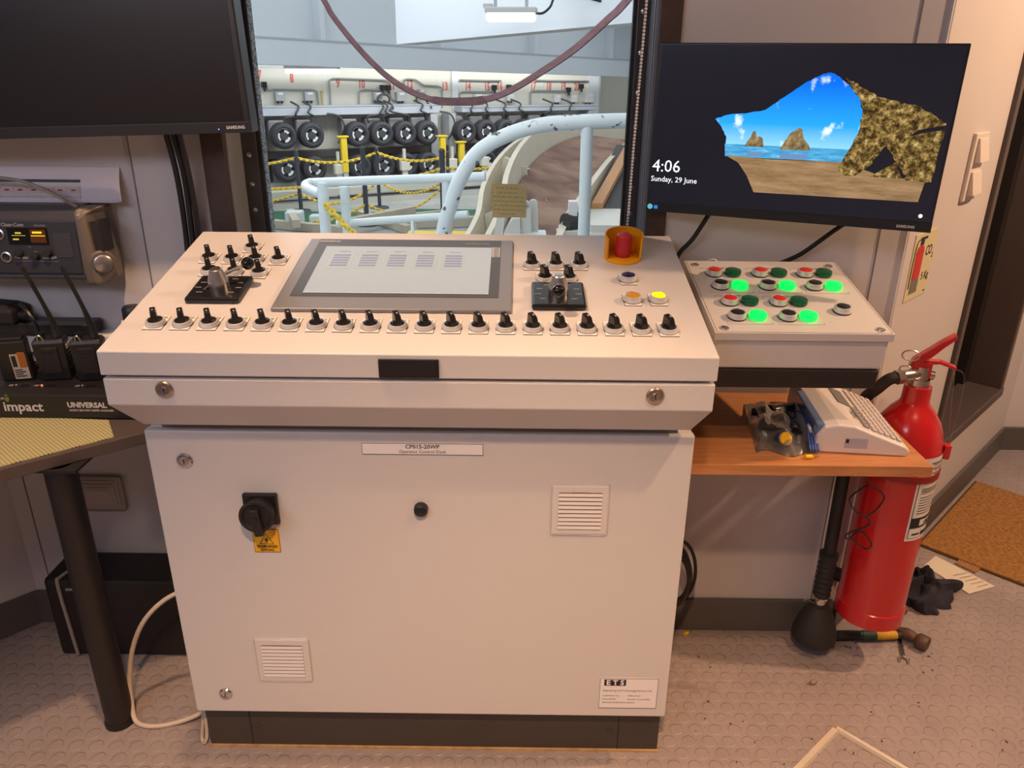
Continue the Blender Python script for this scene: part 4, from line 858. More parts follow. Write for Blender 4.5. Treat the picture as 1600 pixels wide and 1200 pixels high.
# sign and switch on the angled wall
WS = WR @ RX(PI / 2)       # x along wall, y up, z into the room
b = MB(WS); b.box((.053, .908, 0), (.197, 1.066, .0022)); b.mat(1)
b.loft([[(.098 + .024 * math.cos(a), y, .0024 + .0012 * math.sin(a)) for a in [PI * k / 8 for k in range(9)]] for y in (.958, 1.022)], None, False, False)
b.poly([(.074, .958, .0030), (.122, .958, .0030), (.122, 1.022, .0030), (.118, 1.032, .0030), (.106, 1.038, .0030), (.090, 1.038, .0030), (.078, 1.032, .0030), (.074, 1.022, .0030)])
b.mat(3); b.poly([(.074, .924, .0030), (.122, .924, .0030), (.122, .957, .0030), (.074, .957, .0030)])
b.mat(2); b.box((.090, 1.038, .0022), (.112, 1.050, .0030)); b.box((.086, 1.050, .0022), (.130, 1.056, .0030)); b.tube([(.088, 1.052, .0026), (.068, 1.045, .0026), (.062, 1.0, .0026), (.062, .94, .0026)], .0014, 5, 5)
b.box((.074, 1.0195, .0028), (.122, 1.021, .0032))
b.text('CO', .034, T(.1555, 1.018, .0028), bold=.0004, w=.82); b.text('2', .018, T(.185, 1.003, .0028), bold=.0004); b.text('5 Kg', .026, T(.162, .957, .0028), bold=.0003); b.box((.172, .9155, .0022), (.184, .9185, .0028))
tag(b.build('extinguisher_sign', [M('sign_cream', (.62, .58, .36), .45), M('sign_red', (.52, .02, .02), .5), ink, M('sign_grey', (.16, .15, .14), .5)]), 'cream extinguisher sign on the wall below the monitor corner', 'sign')
sg = thing('light_switch', 'double white light switch on the wall beside the doorway', 'light switch', WR @ T(.37, 0, 1.11))
MB(WS).box((.310, 1.113, -.001), (.412, 1.274, .009), bev=.003).build('plate', M('switch_white', (.68, .63, .58), .4), sg)
for y0, y1 in ((1.206, 1.262), (1.128, 1.184)):
    b = MB(WS); b.loft([[(.328, y0, .009), (.398, y0, .009), (.398, y0, .024), (.328, y0, .024)], [(.328, y1, .009), (.398, y1, .009), (.398, y1, .013), (.328, y1, .013)]]); b.build('rocker', MT['switch_white'], sg, bev=.0015)
# things on the floor
m_ = math.atan2(.419, .392)
MQ = T(1.478, .852, 0) @ RZ(ANG)
b = MB(MQ); b.box((0, -.92, .0005), (.585, 0, .009), bev=.003); b.mat(1); b.box((-.006, -.926, .0004), (.591, .006, .0035)); tag(b.build('door_mat', [matm, M('mat_edge', (.07, .035, .012), .9)]), 'brown coir door mat on the floor below the doorway', 'door mat')
b = MB(); b.poly([(1.440, .742, .0012), (1.500, .792, .0020), (1.600, .640, .0012), (1.500, .600, .0030)]); b.mat(1)
for i in range(5): b.poly([(1.502 + i * .010, .690 - i * .014, .0035), (1.552 + i * .008, .706 - i * .014, .0030), (1.552 + i * .008, .704 - i * .014, .0030), (1.502 + i * .010, .688 - i * .014, .0035)])
tag(b.build('paper_note', [M('note_cream', (.66, .60, .50), .8), M('pen_grey', (.35, .27, .22), .8)]), 'cream sheet of paper with writing on floor near door mat', 'paper')
b = MB(T(1.575, .742, .003) @ RZ(-.9)); n = 9
b.loft([[(-.03 + .06 * i / 24, y, .0015 + .0018 * math.sin(i * PI / 1.5)) for i in range(25)] + [(.03 - .06 * i / 24, y, -.001 + .0018 * math.sin((24 - i) * PI / 1.5)) for i in range(25)] for y in (-.024, .024)]); tag(b.build('cardboard_scrap', M('cardboard', (.36, .20, .08), .9)), 'torn scrap of corrugated cardboard between paper and door mat', 'cardboard')
rnd.seed(11); b = MB(); b.sm = True; N1, N2 = 40, 26
def ragp(i, j):
    a = 2 * PI * i / N1; t = j / N2
    r = (1 + .14 * math.sin(a * 3 + 1) + .10 * math.sin(a * 7 + t * 4) + .08 * math.sin(a * 13))
    R0 = math.sin(PI * min(1, t * .5 + .5)) if 0 else (1 - t)
    x = 1.345 + .115 * r * R0 * math.cos(a) + .012 * math.sin(9 * t + a * 2); y = .600 + .085 * r * R0 * math.sin(a) + .012 * math.cos(7 * t + a * 3)
    z = .003 + .085 * (1 - R0 ** 2) ** .8 * (.62 + .38 * math.sin(a * 2.0 + 5 * t) * math.cos(a * 5 - 3 * t))
    return x + (.5 - .5 * R0) * .02, y, max(.002, z)
b.loft([[ragp(i, j) for i in range(N1)] for j in range(N2)]); b.sm = False; tag(b.build('rag', ragm), 'crumpled dark navy rag on floor right of the extinguisher', 'rag')
hm_ = thing('hammer', 'ball-peen hammer with a yellow banded handle on the floor', 'hammer', (1.2, .40, 0))
b = MB(); b.tube([(.985, .398, .0145), (1.06, .400, .0150), (1.12, .401, .0160), (1.225, .402, .0175)], [.0125, .0135, .0115, .0095], 14); h = b.build('handle', blkm, hm_)
b = MB(); b.cyl((1.140, .4015, .0163), (1.196, .402, .017), .0128, .0112, 16); b.build('yellow_band', M('band_yellow', (.62, .34, .02), .6, var=.3, vs=60), h)
b = MB(); b.cyl((1.105, .4010, .0157), (1.141, .4013, .0163), .0132, .0130, 16); b.build('green_band', M('band_green', (.02, .05, .03), .6), h)
HD = T(1.222, .402, .0215) @ RZ(.72) @ RX(PI / 2)
b = MB(HD); b.lathe([(.0001, -.046), (.010, -.043), (.0145, -.034), (.014, -.027), (.009, -.021), (.0125, -.012), (.0165, 0), (.0150, .016), (.0125, .024), (.0185, .030), (.0200, .036), (.0200, .052), (.0180, .056), (.0001, .057)], n=28); b.build('head', hamm, hm_)
wr = thing('spanner', 'small chrome combination spanner lying across the hammer on floor', 'spanner', (1.205, .40, 0))
p0, p1 = Vector((1.228, .470, .004)), Vector((1.186, .335, .004)); dd = (p1 - p0).normalized(); sd = Vector((-dd.y, dd.x, 0))
b = MB(); b.loft([[p0 + sd * .004 + Vector((0, 0, -.002)), p0 - sd * .004 + Vector((0, 0, -.002)), p0 - sd * .004 + Vector((0, 0, .002)), p0 + sd * .004 + Vector((0, 0, .002))], [p1 + sd * .005 + Vector((0, 0, -.002)), p1 - sd * .005 + Vector((0, 0, -.002)), p1 - sd * .005 + Vector((0, 0, .002)), p1 + sd * .005 + Vector((0, 0, .002))]])
b.tube([p0 - dd * .006 + dd * .0095 * math.cos(a) + sd * .0095 * math.sin(a) for a in [2 * PI * k / 14 for k in range(14)]], .0034, 6, closed=True)
for sgn in (1, -1): b.tube([p1, p1 + dd * .008 + sd * sgn * .010, p1 + dd * .022 + sd * sgn * .0105], [.004, .0042, .0026], 8)
b.build('shank', chrome, wr)
b = MB(T(.917, .090, .0005)); e1, e2 = Vector((-.122, -.108, 0)).normalized(), Vector((.099, -.098, 0)).normalized()
def bar(p, q, wd): 
    d = (q - p).normalized(); n_ = Vector((-d.y, d.x, 0)) * wd
    b.loft([[p - n_, p + n_, p + n_ * .7 + Vector((0, 0, .009)), p - n_ * .7 + Vector((0, 0, .009))], [q - n_, q + n_, q + n_ * .7 + Vector((0, 0, .009)), q - n_ * .7 + Vector((0, 0, .009))]])
z0 = Vector((0, 0, 0))
af = thing('picture_frame', 'empty champagne metal frame lying on the floor at bottom right', 'frame', (.917, .090, 0))
for i, (p, q) in enumerate(((z0, e1 * .42), (e1 * -.006, e2 * .30), (e1 * .42, e1 * .42 + e2 * .30), (e2 * .30, e1 * .42 + e2 * .30))):
    b = MB(T(.917, .090, .0005)); bar(p, q, (.0085, .0062, .0062, .0085)[i]); b.build('frame_rail', M('champagne_metal', (.80, .72, .58), .38, .45), af)
b = MB(T(.919, .238, .006) @ RZ(.4)); b.cyl((-.008, 0, 0), (.006, 0, 0), .0055, n=8); b.cyl((.006, 0, 0), (.011, 0, 0), .0035, n=8); tag(b.build('cable_lug', M('lug_tan', (.28, .22, .17), .5)), 'tiny grey cable lug on floor in front of the extinguisher horn', 'lug')
b = MB(T(1.262, .515, .012)); b.lathe([(.012, -.012), (.016, -.006), (.016, .010), (.010, .014), (.0001, .014)], n=20); tag(b.build('brass_fitting', M('fitting_brown', (.16, .10, .06), .5, .3)), 'small round brown fitting on floor beside the rag', 'fitting')
rnd.seed(3); b = MB()
for i in range(60):
    x, y = rnd.uniform(.53, 1.3), rnd.uniform(-.25, .42); r = rnd.uniform(.0008, .0022); b.box((-r, -r * .6, 0), (r * rnd.uniform(1, 2.5), r * .6, r), T(x, y, .0003) @ RZ(rnd.uniform(0, 3)))
o = b.build('floor_grit', M('grit', (.06, .045, .035), .9)); o['kind'] = 'stuff'; tag(o, 'dark grit and crumbs scattered on floor right of the desk', 'grit')

# ------------------------------------------------------------------ hall outside the window
HO = Vector((-3.83, 10.75, 0)); HA = math.atan2(3.5, 5.81)
HW = T(*HO) @ RZ(HA)           # x = s along the hall wall, -y towards the window
HF = -.45
HL = HW @ RX(PI / 2)           # x = s, y = z up, z = d towards the window
b = MB(HW); b.box((-4, 0, HF - .1), (6.42, .2, 1.75)); b.box((6.42, .9, HF - .1), (9.5, 1.1, 1.75)); b.box((6.40, .0, HF - .1), (6.45, .9, 1.75))
b.mat(2)
for s_ in (1.20, 3.13, 4.62, 5.15): b.box((s_ - .008, -.004, HF), (s_ + .008, .002, 1.75))
b.box((3.36, -.03, HF), (3.47, 0, 1.45)); b.box((6.18, -.05, HF), (6.38, 0, 1.40))
b.mat(1)
NS = ((7, .23, 1.325), (8, .70, 1.285), (9, 1.41, 1.215), (10, 1.79, 1.205), (11, 2.30, 1.18), (12, 2.61, 1.20), (13, 3.24, 1.165), (14, 3.67, 1.165), (15, 4.04, 1.16), (16, 4.29, 1.165), (17, 4.97, 1.17), (18, 5.30, 1.165), (19, 5.61, 1.165), (20, 5.91, 1.155))
for n_, s_, z in NS: b.text(str(n_), .185, HL @ T(s_, z, .004) if 0 else (RX(PI / 2) @ T(s_, z, .004)), bold=.006, w=.62)
struct(b.build('wall_hall', [hallw, M('hall_red', (.62, .12, .11), .7), hallst]))
b = MB(); b.box((-14, 3.2, HF - .1), (14, 20, HF)); struct(b.build('floor_hall', M('hall_deck', (.34, .35, .34), .6, var=.3, vs=2)))
b = MB(); b.box((-14, .62, 2.9), (14, 20, 3.0)); struct(b.build('ceiling_hall', hallst))
b = MB(); b.box((-14, .62, 2.34), (14, .70, 2.95)); struct(b.build('wall_hall_near', hallst))
def girder(a0, a1, b0, b1, lab, nst=0, thick=.12, webtop=None):
    t = thing('roof_girder', lab, 'girder', ((a0[0] + b0[0]) / 2, (a0[1] + b0[1]) / 2, a0[2])); t['kind'] = 'structure'
    d = Vector((b0[0] - a0[0], b0[1] - a0[1], 0)).normalized(); n_ = Vector((d.y, -d.x, 0)) * thick
    A0, A1, B0, B1 = map(Vector, (a0, a1, b0, b1))
    m1 = MB(); m1.loft([[A1 - n_, A1 + n_, A0 + n_, A0 - n_], [B1 - n_, B1 + n_, B0 + n_, B0 - n_]]); m1.build('flange_face', hallst, t)
    U = Vector((0, 0, webtop - a0[2])) if webtop else None
    if U:
        m2 = MB(); m2.loft([[A0 - n_ * .1, A0 + n_ * .1, A0 + n_ * .1 + U, A0 - n_ * .1 + U], [B0 - n_ * .1, B0 + n_ * .1, B0 + n_ * .1 + U, B0 - n_ * .1 + U]]); m2.build('web', hallst, t)
        m4 = MB(); m4.loft([[A0 - n_ * 1.05, A0 + n_ * 1.05, A0 + n_ * 1.05 + Vector((0, 0, .018)), A0 - n_ * 1.05 + Vector((0, 0, .018))], [B0 - n_ * 1.05, B0 + n_ * 1.05, B0 + n_ * 1.05 + Vector((0, 0, .018)), B0 - n_ * 1.05 + Vector((0, 0, .018))]]); m4.build('flange_edge', hallgr, t)
        for k in range(nst):
            p = A0.lerp(B0, (k + .55) / nst); q = d * .03
            m3 = MB(); m3.loft([[p - q + n_ * .08, p + q + n_ * .08, p + q + n_, p - q + n_], [p - q + n_ * .08 + U, p + q + n_ * .08 + U, p + q + n_ + U, p - q + n_ + U]]); m3.build('stiffener', hallst, t)
    return t
girder((-4.9, 4.6, 1.76), (-4.9, 4.6, 1.51), (5.4, 15.4, 1.47), (5.4, 15.4, 1.26), 'long pale steel girder crossing the hall above the numbered wall', 9, .14, 2.95)
girder((-.75, 5.62, 1.98), (-.75, 5.6, 1.60), (3.2, 2.1, 1.98), (3.2, 2.1, 1.81), 'pale diagonal steel girder under the hall roof at upper right', 6, .10, 2.95)
b = MB(HW); b.box((-.3, -.9, 1.44), (6.3, -.86, 1.50)); b.box((-.3, -.6, 1.42), (6.3, -.5, 1.47)); tag(b.build('cable_tray', hallgr), 'dark grey cable tray along the top of the numbered wall', 'cable tray')
def lamp(p, yaw, ln, lab, roll=0):
    Q = T(*p) @ RZ(yaw) @ RY(roll); t = thing('tube_light', lab, 'light fitting', Q)
    b = MB(Q); b.box((-ln / 2, -.045, .0), (ln / 2, .045, .035), bev=.008); b.box((-ln / 2 - .01, -.02, .03), (-ln / 2 + .05, .02, .055)); b.build('housing', M('lamp_grey', (.5, .5, .48), .5), t)
    b = MB(Q); b.box((-ln / 2 + .01, -.042, -.05), (ln / 2 - .01, .042, .002), bev=.015); b.build('diffuser', emi('lamp_white', (1, 1, .97), 3.0) if 'lamp_white' not in D.materials else D.materials['lamp_white'], t)
    b = MB(Q)
    for x in (-ln * .3, ln * .3): b.box((x - .01, -.01, .03), (x + .01, .01, 2.9 - p[2]))
    b.build('hanger', hallgr, t)
lamp((.118, 4.29, 1.755), -.10, .34, 'bright tube light hanging below the hall girder at window top'); lamp((-2.15, 8.05, 1.415), -.05, .62, 'long bright tube light below the girder over number eight')
b = MB(); b.tube([(.26, 4.29, 1.76), (.32, 4.28, 1.755), (.37, 4.27, 1.79), (.42, 4.26, 1.86), (.60, 4.2, 1.84), (.74, 4.2, 1.82), (.76, 4.2, 1.9)], .008, 6, 5); tag(b.build('lamp_cable', blk), 'black cable running from the hall tube light along the girder', 'cable')
# wheels of the tensioner, one under each number, upper and lower row
rimm = M('wheel_chrome', (.75, .78, .82), .22, .9)
def wheel(s_, z, lab, first=[None]):
    Q = HL @ T(s_, z, .55)
    if first[0] is None:
        t = thing('wheel', lab, 'wheel', Q, 'tensioner wheels'); R0 = .183
        b = MB(Q); b.lathe([(.105, -.12), (.155, -.13), (.175, -.11), (R0, -.07), (R0 + .002, 0), (R0, .055), (.174, .090), (.152, .108), (.130, .112), (.112, .100), (.108, .08)], n=40, cap=False)
        for k in range(4): b.lathe([(R0 + .003, -.065 + k * .035), (R0 + .0035, -.050 + k * .035)], n=40, cap=False)
        b.build('tyre', tyre, t)
        b = MB(Q); b.lathe([(.110, .098), (.104, .100), (.100, .070), (.078, .040), (.062, .036), (.060, .075), (.052, .084), (.0001, .086)], n=32, cap=False); b.build('hub', M('hub_dark', (.10, .105, .115), .35, .6), t)
        b = MB(Q)
        for a0, a1, r0_, r1_ in ((.5, 1.5, .05, .090), (2.6, 3.9, .068, .092), (-1.5, -.25, .045, .092)):
            pr = [[(r * math.cos(a0 + (a1 - a0) * k / 6), r * math.sin(a0 + (a1 - a0) * k / 6)) for k in range(7)] for r in (r0_, r1_)]
            b.prism(pr[0] + pr[1][::-1], .072, .080)
        b.build('hub_glint', M('glint_white', (.80, .84, .88), .35, .2), t)  # chrome reflections modelled as bright wedges on the dark hub
        b = MB(Q); b.cyl((0, 0, -.125), (0, 0, .04), .05, n=16); b.build('axle', M('axle_grey', (.10, .10, .12), .5), t)
        first[0] = t; return
    dup(first[0], Q, lab)
US = {7: .34, 8: .75, 9: 1.46, 10: 1.85, 11: 2.24, 12: 2.62, 13: 3.31, 14: 3.69, 15: 4.07, 16: 4.45, 17: 4.85, 18: 5.23}
for n_, s_ in US.items(): wheel(s_, .515 - .008 * s_, 'black tyred wheel with bright hub in the upper row under red number %d' % n_)
for n_, s_ in US.items():
    if n_ < 16: wheel(s_, .045 - .012 * s_, 'black tyred wheel half hidden in the lower row under red number %d' % n_)
for s0, s1, lab in ((.0, 2.95, 'grey machine frame carrying the wheels under numbers 7 to 12'), (3.12, 6.1, 'grey machine frame carrying the wheels under numbers 13 to 18')):
    t = thing('tensioner_frame', lab, 'machine', HW @ T((s0 + s1) / 2, -.3, HF), 'wheel machine frames')
    b = MB(HW); b.box((s0, -.42, HF + .02), (s1, -.06, HF + .28)); b.build('base_beam', hallgr, t)
    b = MB(HW); b.box((s0, -.30, .17), (s1, -.06, .26)); b.build('middle_beam', M('machine_dark', (.06, .058, .06), .6, var=.3), t)
    n = 0; x = s0 + .15
    for n_, s_ in US.items():
        if s0 <= s_ <= s1:
            b = MB(HW); b.box((s_ - .13, -.28, .42), (s_ + .12, -.05, .72), bev=.03); b.build('gearbox', M('gearbox_grey', (.24, .23, .24), .5, var=.25, vs=6), t)
            if n_ < 16: b = MB(HW); b.box((s_ - .14, -.30, -.20), (s_ + .13, -.05, .15), bev=.03); b.build('gearbox', MT['gearbox_grey'], t)
    for x in (s0 + .02, s1 - .14): b = MB(HW); b.box((x, -.34, HF + .02), (x + .12, -.05, .765)); b.build('upright', hallgr, t)
# shelves, trunking, boxes, pipes
for s0, s1, z0_, z1_, lab in ((.0, 2.99, .775, .905, 'long blue grey cable trunking above the left wheels'), (3.38, 6.14, .775, .860, 'long pale cable trunking above the right wheels')):
    b = MB(HW); b.box((s0, -.35, z0_), (s1, -.06, z1_), bev=.006); b.box((s0, -.36, z1_ - .012), (s1, -.06, z1_ + .004)); tag(b.build('cable_trunking', trench), lab, 'trunking')
b = MB(HW); b.box((-.6, -1.15, -.30), (6.4, -.95, -.20)); b.box((-.6, -1.15, -.45), (6.4, -1.05, -.36)); tag(b.build('deck_beam', M('beam_cream', (.52, .52, .47), .6, var=.12, vs=3)), 'long cream beam along the deck in front of the wheels', 'beam')
for i, (s_, z, w_, h_, lab) in enumerate(((.48, 1.035, .14, .13, 'first grey junction box under number 7'), (.925, 1.035, .15, .13, 'second grey junction box, under number 8'), (2.02, 1.025, .14, .13, 'grey junction box with curled hose left of the twin sockets'), (2.42, 1.02, .16, .14, 'grey junction box under number 11'), (2.79, 1.075, .12, .11, 'grey junction box under number 12'), (3.83, 1.0, .15, .10, 'pale junction box under number 14'), (4.47, .99, .14, .11, 'pale junction box under number 16'), (5.45, .965, .14, .13, 'pale junction box under number 18'), (5.80, .965, .14, .13, 'pale junction box under number 19'), (6.15, .97, .20, .16, 'wide white junction box at the far right of the numbered wall'))):
    t = thing('junction_box', lab, 'junction box', HL @ T(s_, z, 0), 'junction boxes on the numbered wall'); c_ = M('jbox_grey', (.40, .41, .43), .5) if i < 5 else M('jbox_pale', (.62, .63, .62), .5)
    b = MB(HL); b.box((s_ - w_ / 2, z - h_ / 2, 0), (s_ + w_ / 2, z + h_ / 2, .10), bev=.008); b.build('case', c_, t)
    b = MB(HL); b.box((s_ - w_ * .22, z + h_ * .18, .099), (s_ + w_ * .30, z + h_ * .42, .103)); b.build('label', paper, t)
    b = MB(HL)
    for dx in (-.25, .2): b.cyl((s_ + w_ * dx, z - h_ / 2 - .03, .05), (s_ + w_ * dx, z - h_ / 2, .05), .014, n=10)
    b.build('gland', blk, t)
pipe = M('conduit_grey', (.26, .27, .28), .5)
for pts, lab in ((((.28, 1.22), (.33, 1.12), (.40, 1.135), (1.0, 1.125), (1.06, 1.10), (1.07, .91)), 'grey conduit over the boxes under number 8'), (((1.26, .91), (1.26, 1.26), (1.33, 1.29), (2.2, 1.265), (2.26, 1.20)), 'long grey conduit above numbers 9 and 10'), (((1.72, .91), (1.73, 1.10), (1.80, 1.125), (2.10, 1.115), (2.14, 1.15)), 'grey conduit below number 10'), (((2.24, 1.15), (2.26, 1.0), (2.30, .965), (2.36, .965)), 'short bent conduit beside the box under number 11'), (((2.50, 1.10), (2.50, 1.27), (2.56, 1.285), (2.70, 1.275), (2.84, 1.19), (3.10, 1.175), (3.17, 1.15), (3.17, .85)), 'stepped grey conduit above number 12'), (((3.50, 1.27), (4.30, 1.26)), 'straight grey conduit above numbers 14 to 16'), (((3.50, .87), (3.50, 1.07), (3.56, 1.09), (4.2, 1.08)), 'grey conduit below number 15'), (((4.9, .87), (4.9, 1.08), (4.95, 1.10), (5.7, 1.09)), 'grey conduit below numbers 17 to 19'), (((5.0, 1.27), (6.15, 1.255)), 'straight grey conduit above numbers 17 to 20')):
    b = MB(HL); P_ = [Vector((x, z, .035)) for x, z in pts]; q = [P_[0]]
    for i in range(1, len(P_) - 1):
        for f in (.75, .93): q.append(P_[i - 1].lerp(P_[i], f)) if (P_[i] - P_[i - 1]).length < .2 and f == .93 or (P_[i] - P_[i - 1]).length >= .2 and f == .93 else None
        q.append(P_[i].lerp(P_[i + 1], .12))
    q.append(P_[-1]); b.tube(q, .013, 8); tag(b.build('conduit', pipe), lab, 'conduit', 'conduits on the numbered wall')
for s_, z, lab in ((.27, 1.20, 'black twin socket below number 7'), (2.12, 1.155, 'left black wall socket beside number 11'), (2.22, 1.155, 'right black wall socket beside number 11'), (4.16, 1.155, 'black wall socket between numbers 15 and 16'), (4.45, 1.16, 'small black wall socket right of number 16'), (5.70, 1.11, 'left black wall socket between numbers 19 and 20'), (5.98, 1.17, 'right black wall socket beside number 20')):
    b = MB(HL); b.box((s_ - .035, z - .04, 0), (s_ + .035, z + .04, .09), bev=.01); b.cyl((s_, z - .03, .05), (s_, z - .09, .07), .025, .018, 12); tag(b.build('wall_socket', blk), lab, 'socket', 'wall sockets between the red numbers')
b = MB(HL); b.cyl((1.135, 1.09, .03), (1.135, .90, .03), .012, n=8); b.sphere((1.135, 1.10, .03), .022, 8); tag(b.build('yellow_lever', M('old_yellow', (.55, .42, .10), .5)), 'thin yellow lever with dark knob on the wall before number 9', 'lever')
hs = M('hose_dark', (.045, .05, .055), .5)
for i, (s_, lab) in enumerate((((.62, .33), 'number 7'), ((.80, .72), 'number 8'), ((1.95, 1.62), 'number 9'), ((2.02, 1.88), 'number 10'), ((2.10, 2.30), 'number 11'), ((2.62, 2.62), 'number 12'), ((3.52, 3.34), 'number 13'), ((3.80, 3.68), 'number 14'), ((4.15, 4.05), 'number 15'), ((4.45, 4.42), 'number 16'), ((5.1, 4.9), 'number 17'), ((5.5, 5.25), 'number 18'))):
    a, c_ = s_; b = MB(HL); b.tube([(a, .96, .12), (a + .04, .90, .37), (a - .02, .82, .42), ((a + c_) / 2 + .10, .77, .40), (c_ + .10, .74, .38), (c_ + .12, .65, .36)], .015, 8, 6); tag(b.build('hose', hs), 'dark hose looping from the trunking to the wheel under ' + lab, 'hose', 'hoses over the wheels')
for s_, lab in ((2.0, 'curled dark hose loop beside the box under number 10'), (2.66, 'curled dark hose loop beside the box under number 12')):
    b = MB(HL); b.tube([(s_ + .08 + .10 * math.cos(a), .985 + .075 * math.sin(a), .17) for a in [PI * (1.25 - k * .11) for k in range(14)]] + [(s_ + .15, .86, .38)], .015, 8, 3); tag(b.build('hose', hs), lab, 'hose', 'curled hose loops')
for s_, lab in ((1.20, 'dark hose hanging between numbers 8 and 9'), (3.08, 'dark hose hanging by the pillar before number 13')):
    b = MB(HL); b.tube([(s_ - .12, .80, .37), (s_ + .05, .76, .40), (s_ + .13, .62, .40), (s_ + .10, .48, .36), (s_ + .03, .36, .34)], .013, 8, 6); tag(b.build('hose', hs), lab, 'hose')
for s_, z0_, z1_, lab in ((1.09, .10, .50, 'yellow post between the wheels under numbers 8 and 9'), (2.69, .18, .46, 'yellow post right of the wheel under number 12'), (3.02, .15, .36, 'short yellow post before the pillar by number 13')):
    t = thing('yellow_post', lab, 'post', HW @ T(s_, -1.0, HF))
    b = MB(HL); b.box((s_ - .045, z0_ - .1, .96), (s_ + .045, z1_, 1.04), bev=.01); b.build('post', M('hall_yellow', (.80, .58, .03), .5), t)
    b = MB(HL); b.box((s_ - .09, z1_, .95), (s_ + .07, z1_ + .02, 1.05)); b.build('top_plate', MT['hall_yellow'], t)
    b = MB(HL); b.box((s_ - .035, HF, .97), (s_ + .035, z0_ - .1, 1.03)); b.build('foot_post', trench, t)
for s_, lab in ((1.0, 'white bracket box left of the yellow post'), (2.05, 'white bracket box between the chain posts'), (2.87, 'white bracket box right of the second yellow post'), (3.45, 'white bracket box below the wheel under number 13')):
    b = MB(HL); b.box((s_ - .07, -.02, .93), (s_ + .07, .12, 1.02), bev=.01); b.box((s_ - .02, .1, .95), (s_ + .02, .30, .99)); b.box((s_ - .04, HF, .95), (s_ + .04, -.02, 1.0)); tag(b.build('bracket_box', hallw), lab, 'bracket')
# chain posts and plastic chains
PST = [((-2.885, 9.72), .37, .028, 'leftmost dark chain post standing on the hall deck'), ((-1.765, 8.70), .50, .032, 'dark chain post second from left in front of the wheels'), ((-1.83, 10.06), .38, .026, 'thin dark chain post behind the second post'), ((-.825, 9.22), .43, .038, 'thick dark chain post before the pillar'), ((-.80, 9.75), .36, .022, 'thin dark chain post right of the thick post')]
for (x, y), z, r, lab in PST:
    t = thing('chain_post', lab, 'post', (x, y, HF)); b = MB(); b.cyl((x, y, HF + .02), (x, y, z), r, n=16); b.sphere((x, y, z), r * 1.1, 10); b.build('tube', navy, t)
    b = MB(); b.lathe([(.14, 0), (.13, .02), (.04, .03)], T(x, y, HF), 20); b.build('base', navy, t)
chm = M('chain_yellow', (.80, .55, .04), .45)
def chain(p, q, sag, link, wire, lab):
    p, q = Vector(p), Vector(q); L_ = (q - p).length; n = max(4, int(L_ * 1.05 / (link * .74))); b = MB()
    pts = [p.lerp(q, i / n) - Vector((0, 0, sag * 4 * (i / n) * (1 - i / n))) for i in range(n + 1)]
    for i in range(n):
        d = (pts[i + 1] - pts[i]).normalized(); c_ = (pts[i] + pts[i + 1]) / 2; u = d.cross(Vector((0, 0, 1))).normalized(); v = d.cross(u)
        u = (u + v).normalized() if i % 2 else (u - v).normalized()
        b.tube([c_ + d * (link * .5 - wire) * math.cos(a) + u * link * .30 * math.sin(a) for a in [2 * PI * k / 8 for k in range(8)]], wire, 5, closed=True)
    tag(b.build('plastic_chain', chm), lab, 'chain', None)
P_ = lambda i, z: (*PST[i][0], z)
chain((-4.1, 9.6, .16), P_(0, .28), .05, .055, .010, 'upper yellow chain left of the leftmost chain post')
chain(P_(0, .28), P_(2, .33), .10, .055, .010, 'upper yellow chain from the leftmost to the thin post')
chain(P_(2, .33), P_(4, .32), .09, .055, .010, 'upper yellow chain between the two thin posts')
chain((-3.9, 9.0, -.01), P_(1, .16), .09, .055, .010, 'second yellow chain hanging from window edge to the second post')
chain(P_(1, .16), P_(3, .22), .07, .055, .010, 'second yellow chain between the second and thick posts')
chain(P_(3, .22), (.6, 9.9, .30), .07, .055, .010, 'yellow chain right of the thick post')
chain((-4.0, 9.5, -.40), P_(0, -.20), .04, .05, .009, 'low yellow chain left of the leftmost post')
chain(P_(0, -.20), P_(2, -.06), .22, .05, .009, 'low yellow chain from the leftmost to the thin post')
chain(P_(2, -.06), P_(3, .04), .16, .05, .009, 'low yellow chain behind the white rail')
chain((-2.3, 8.1, -.30), P_(1, -.18), .05, .05, .009, 'lowest yellow chain left of the second post')
chain(P_(1, -.18), P_(3, -.02), .20, .05, .009, 'lowest yellow chain between the second and thick posts')
# near rails
rl = thing('guard_rail', 'white tubular guard rail with a bent left end near the window', 'guard rail', (-.5, 3.0, HF))
b = MB(); b.tube([(-.89, 3.0, HF + .02), (-.885, 3.0, .740), (-.880, 3.0, .775), (-.90, 3.02, .784)], .030, 12, 3); b.build('end_post', hallrail, rl)
b = MB(); b.tube([(-.875, 3.0, .768), (-1.00, 3.18, .775), (-1.045, 3.25, .785), (-1.03, 3.30, .795), (-.95, 3.30, .80), (-.15, 3.02, .868), (.0, 2.98, .88)], .026, 12, 4); b.build('top_rail', hallrail, rl)
b = MB(); b.cyl((-.815, 3.2, HF + .02), (-.81, 3.2, .79), .027, n=14); b.build('post', hallrail, rl)
b = MB(); b.cyl((-.22, 3.05, HF + .02), (-.215, 3.05, .855), .027, n=14); b.build('post', hallrail, rl)
b = MB(); b.cyl((-.87, 3.22, .575), (-.1, 3.05, .665), .022, n=14); b.build('mid_rail', hallrail, rl)
b = MB(); b.cyl((-.42, 3.11, HF + .02), (-.42, 3.11, .64), .010, n=10); b.build('stay', hallrail, rl)
chain((-.872, 2.96, .735), (-.46, 2.96, .35), .03, .050, .0095, 'near yellow chain falling from the guard rail end post')
chain((-.56, 2.9, .40), (-.17, 2.8, .645), .03, .050, .0095, 'near yellow chain rising towards the curved handrail')
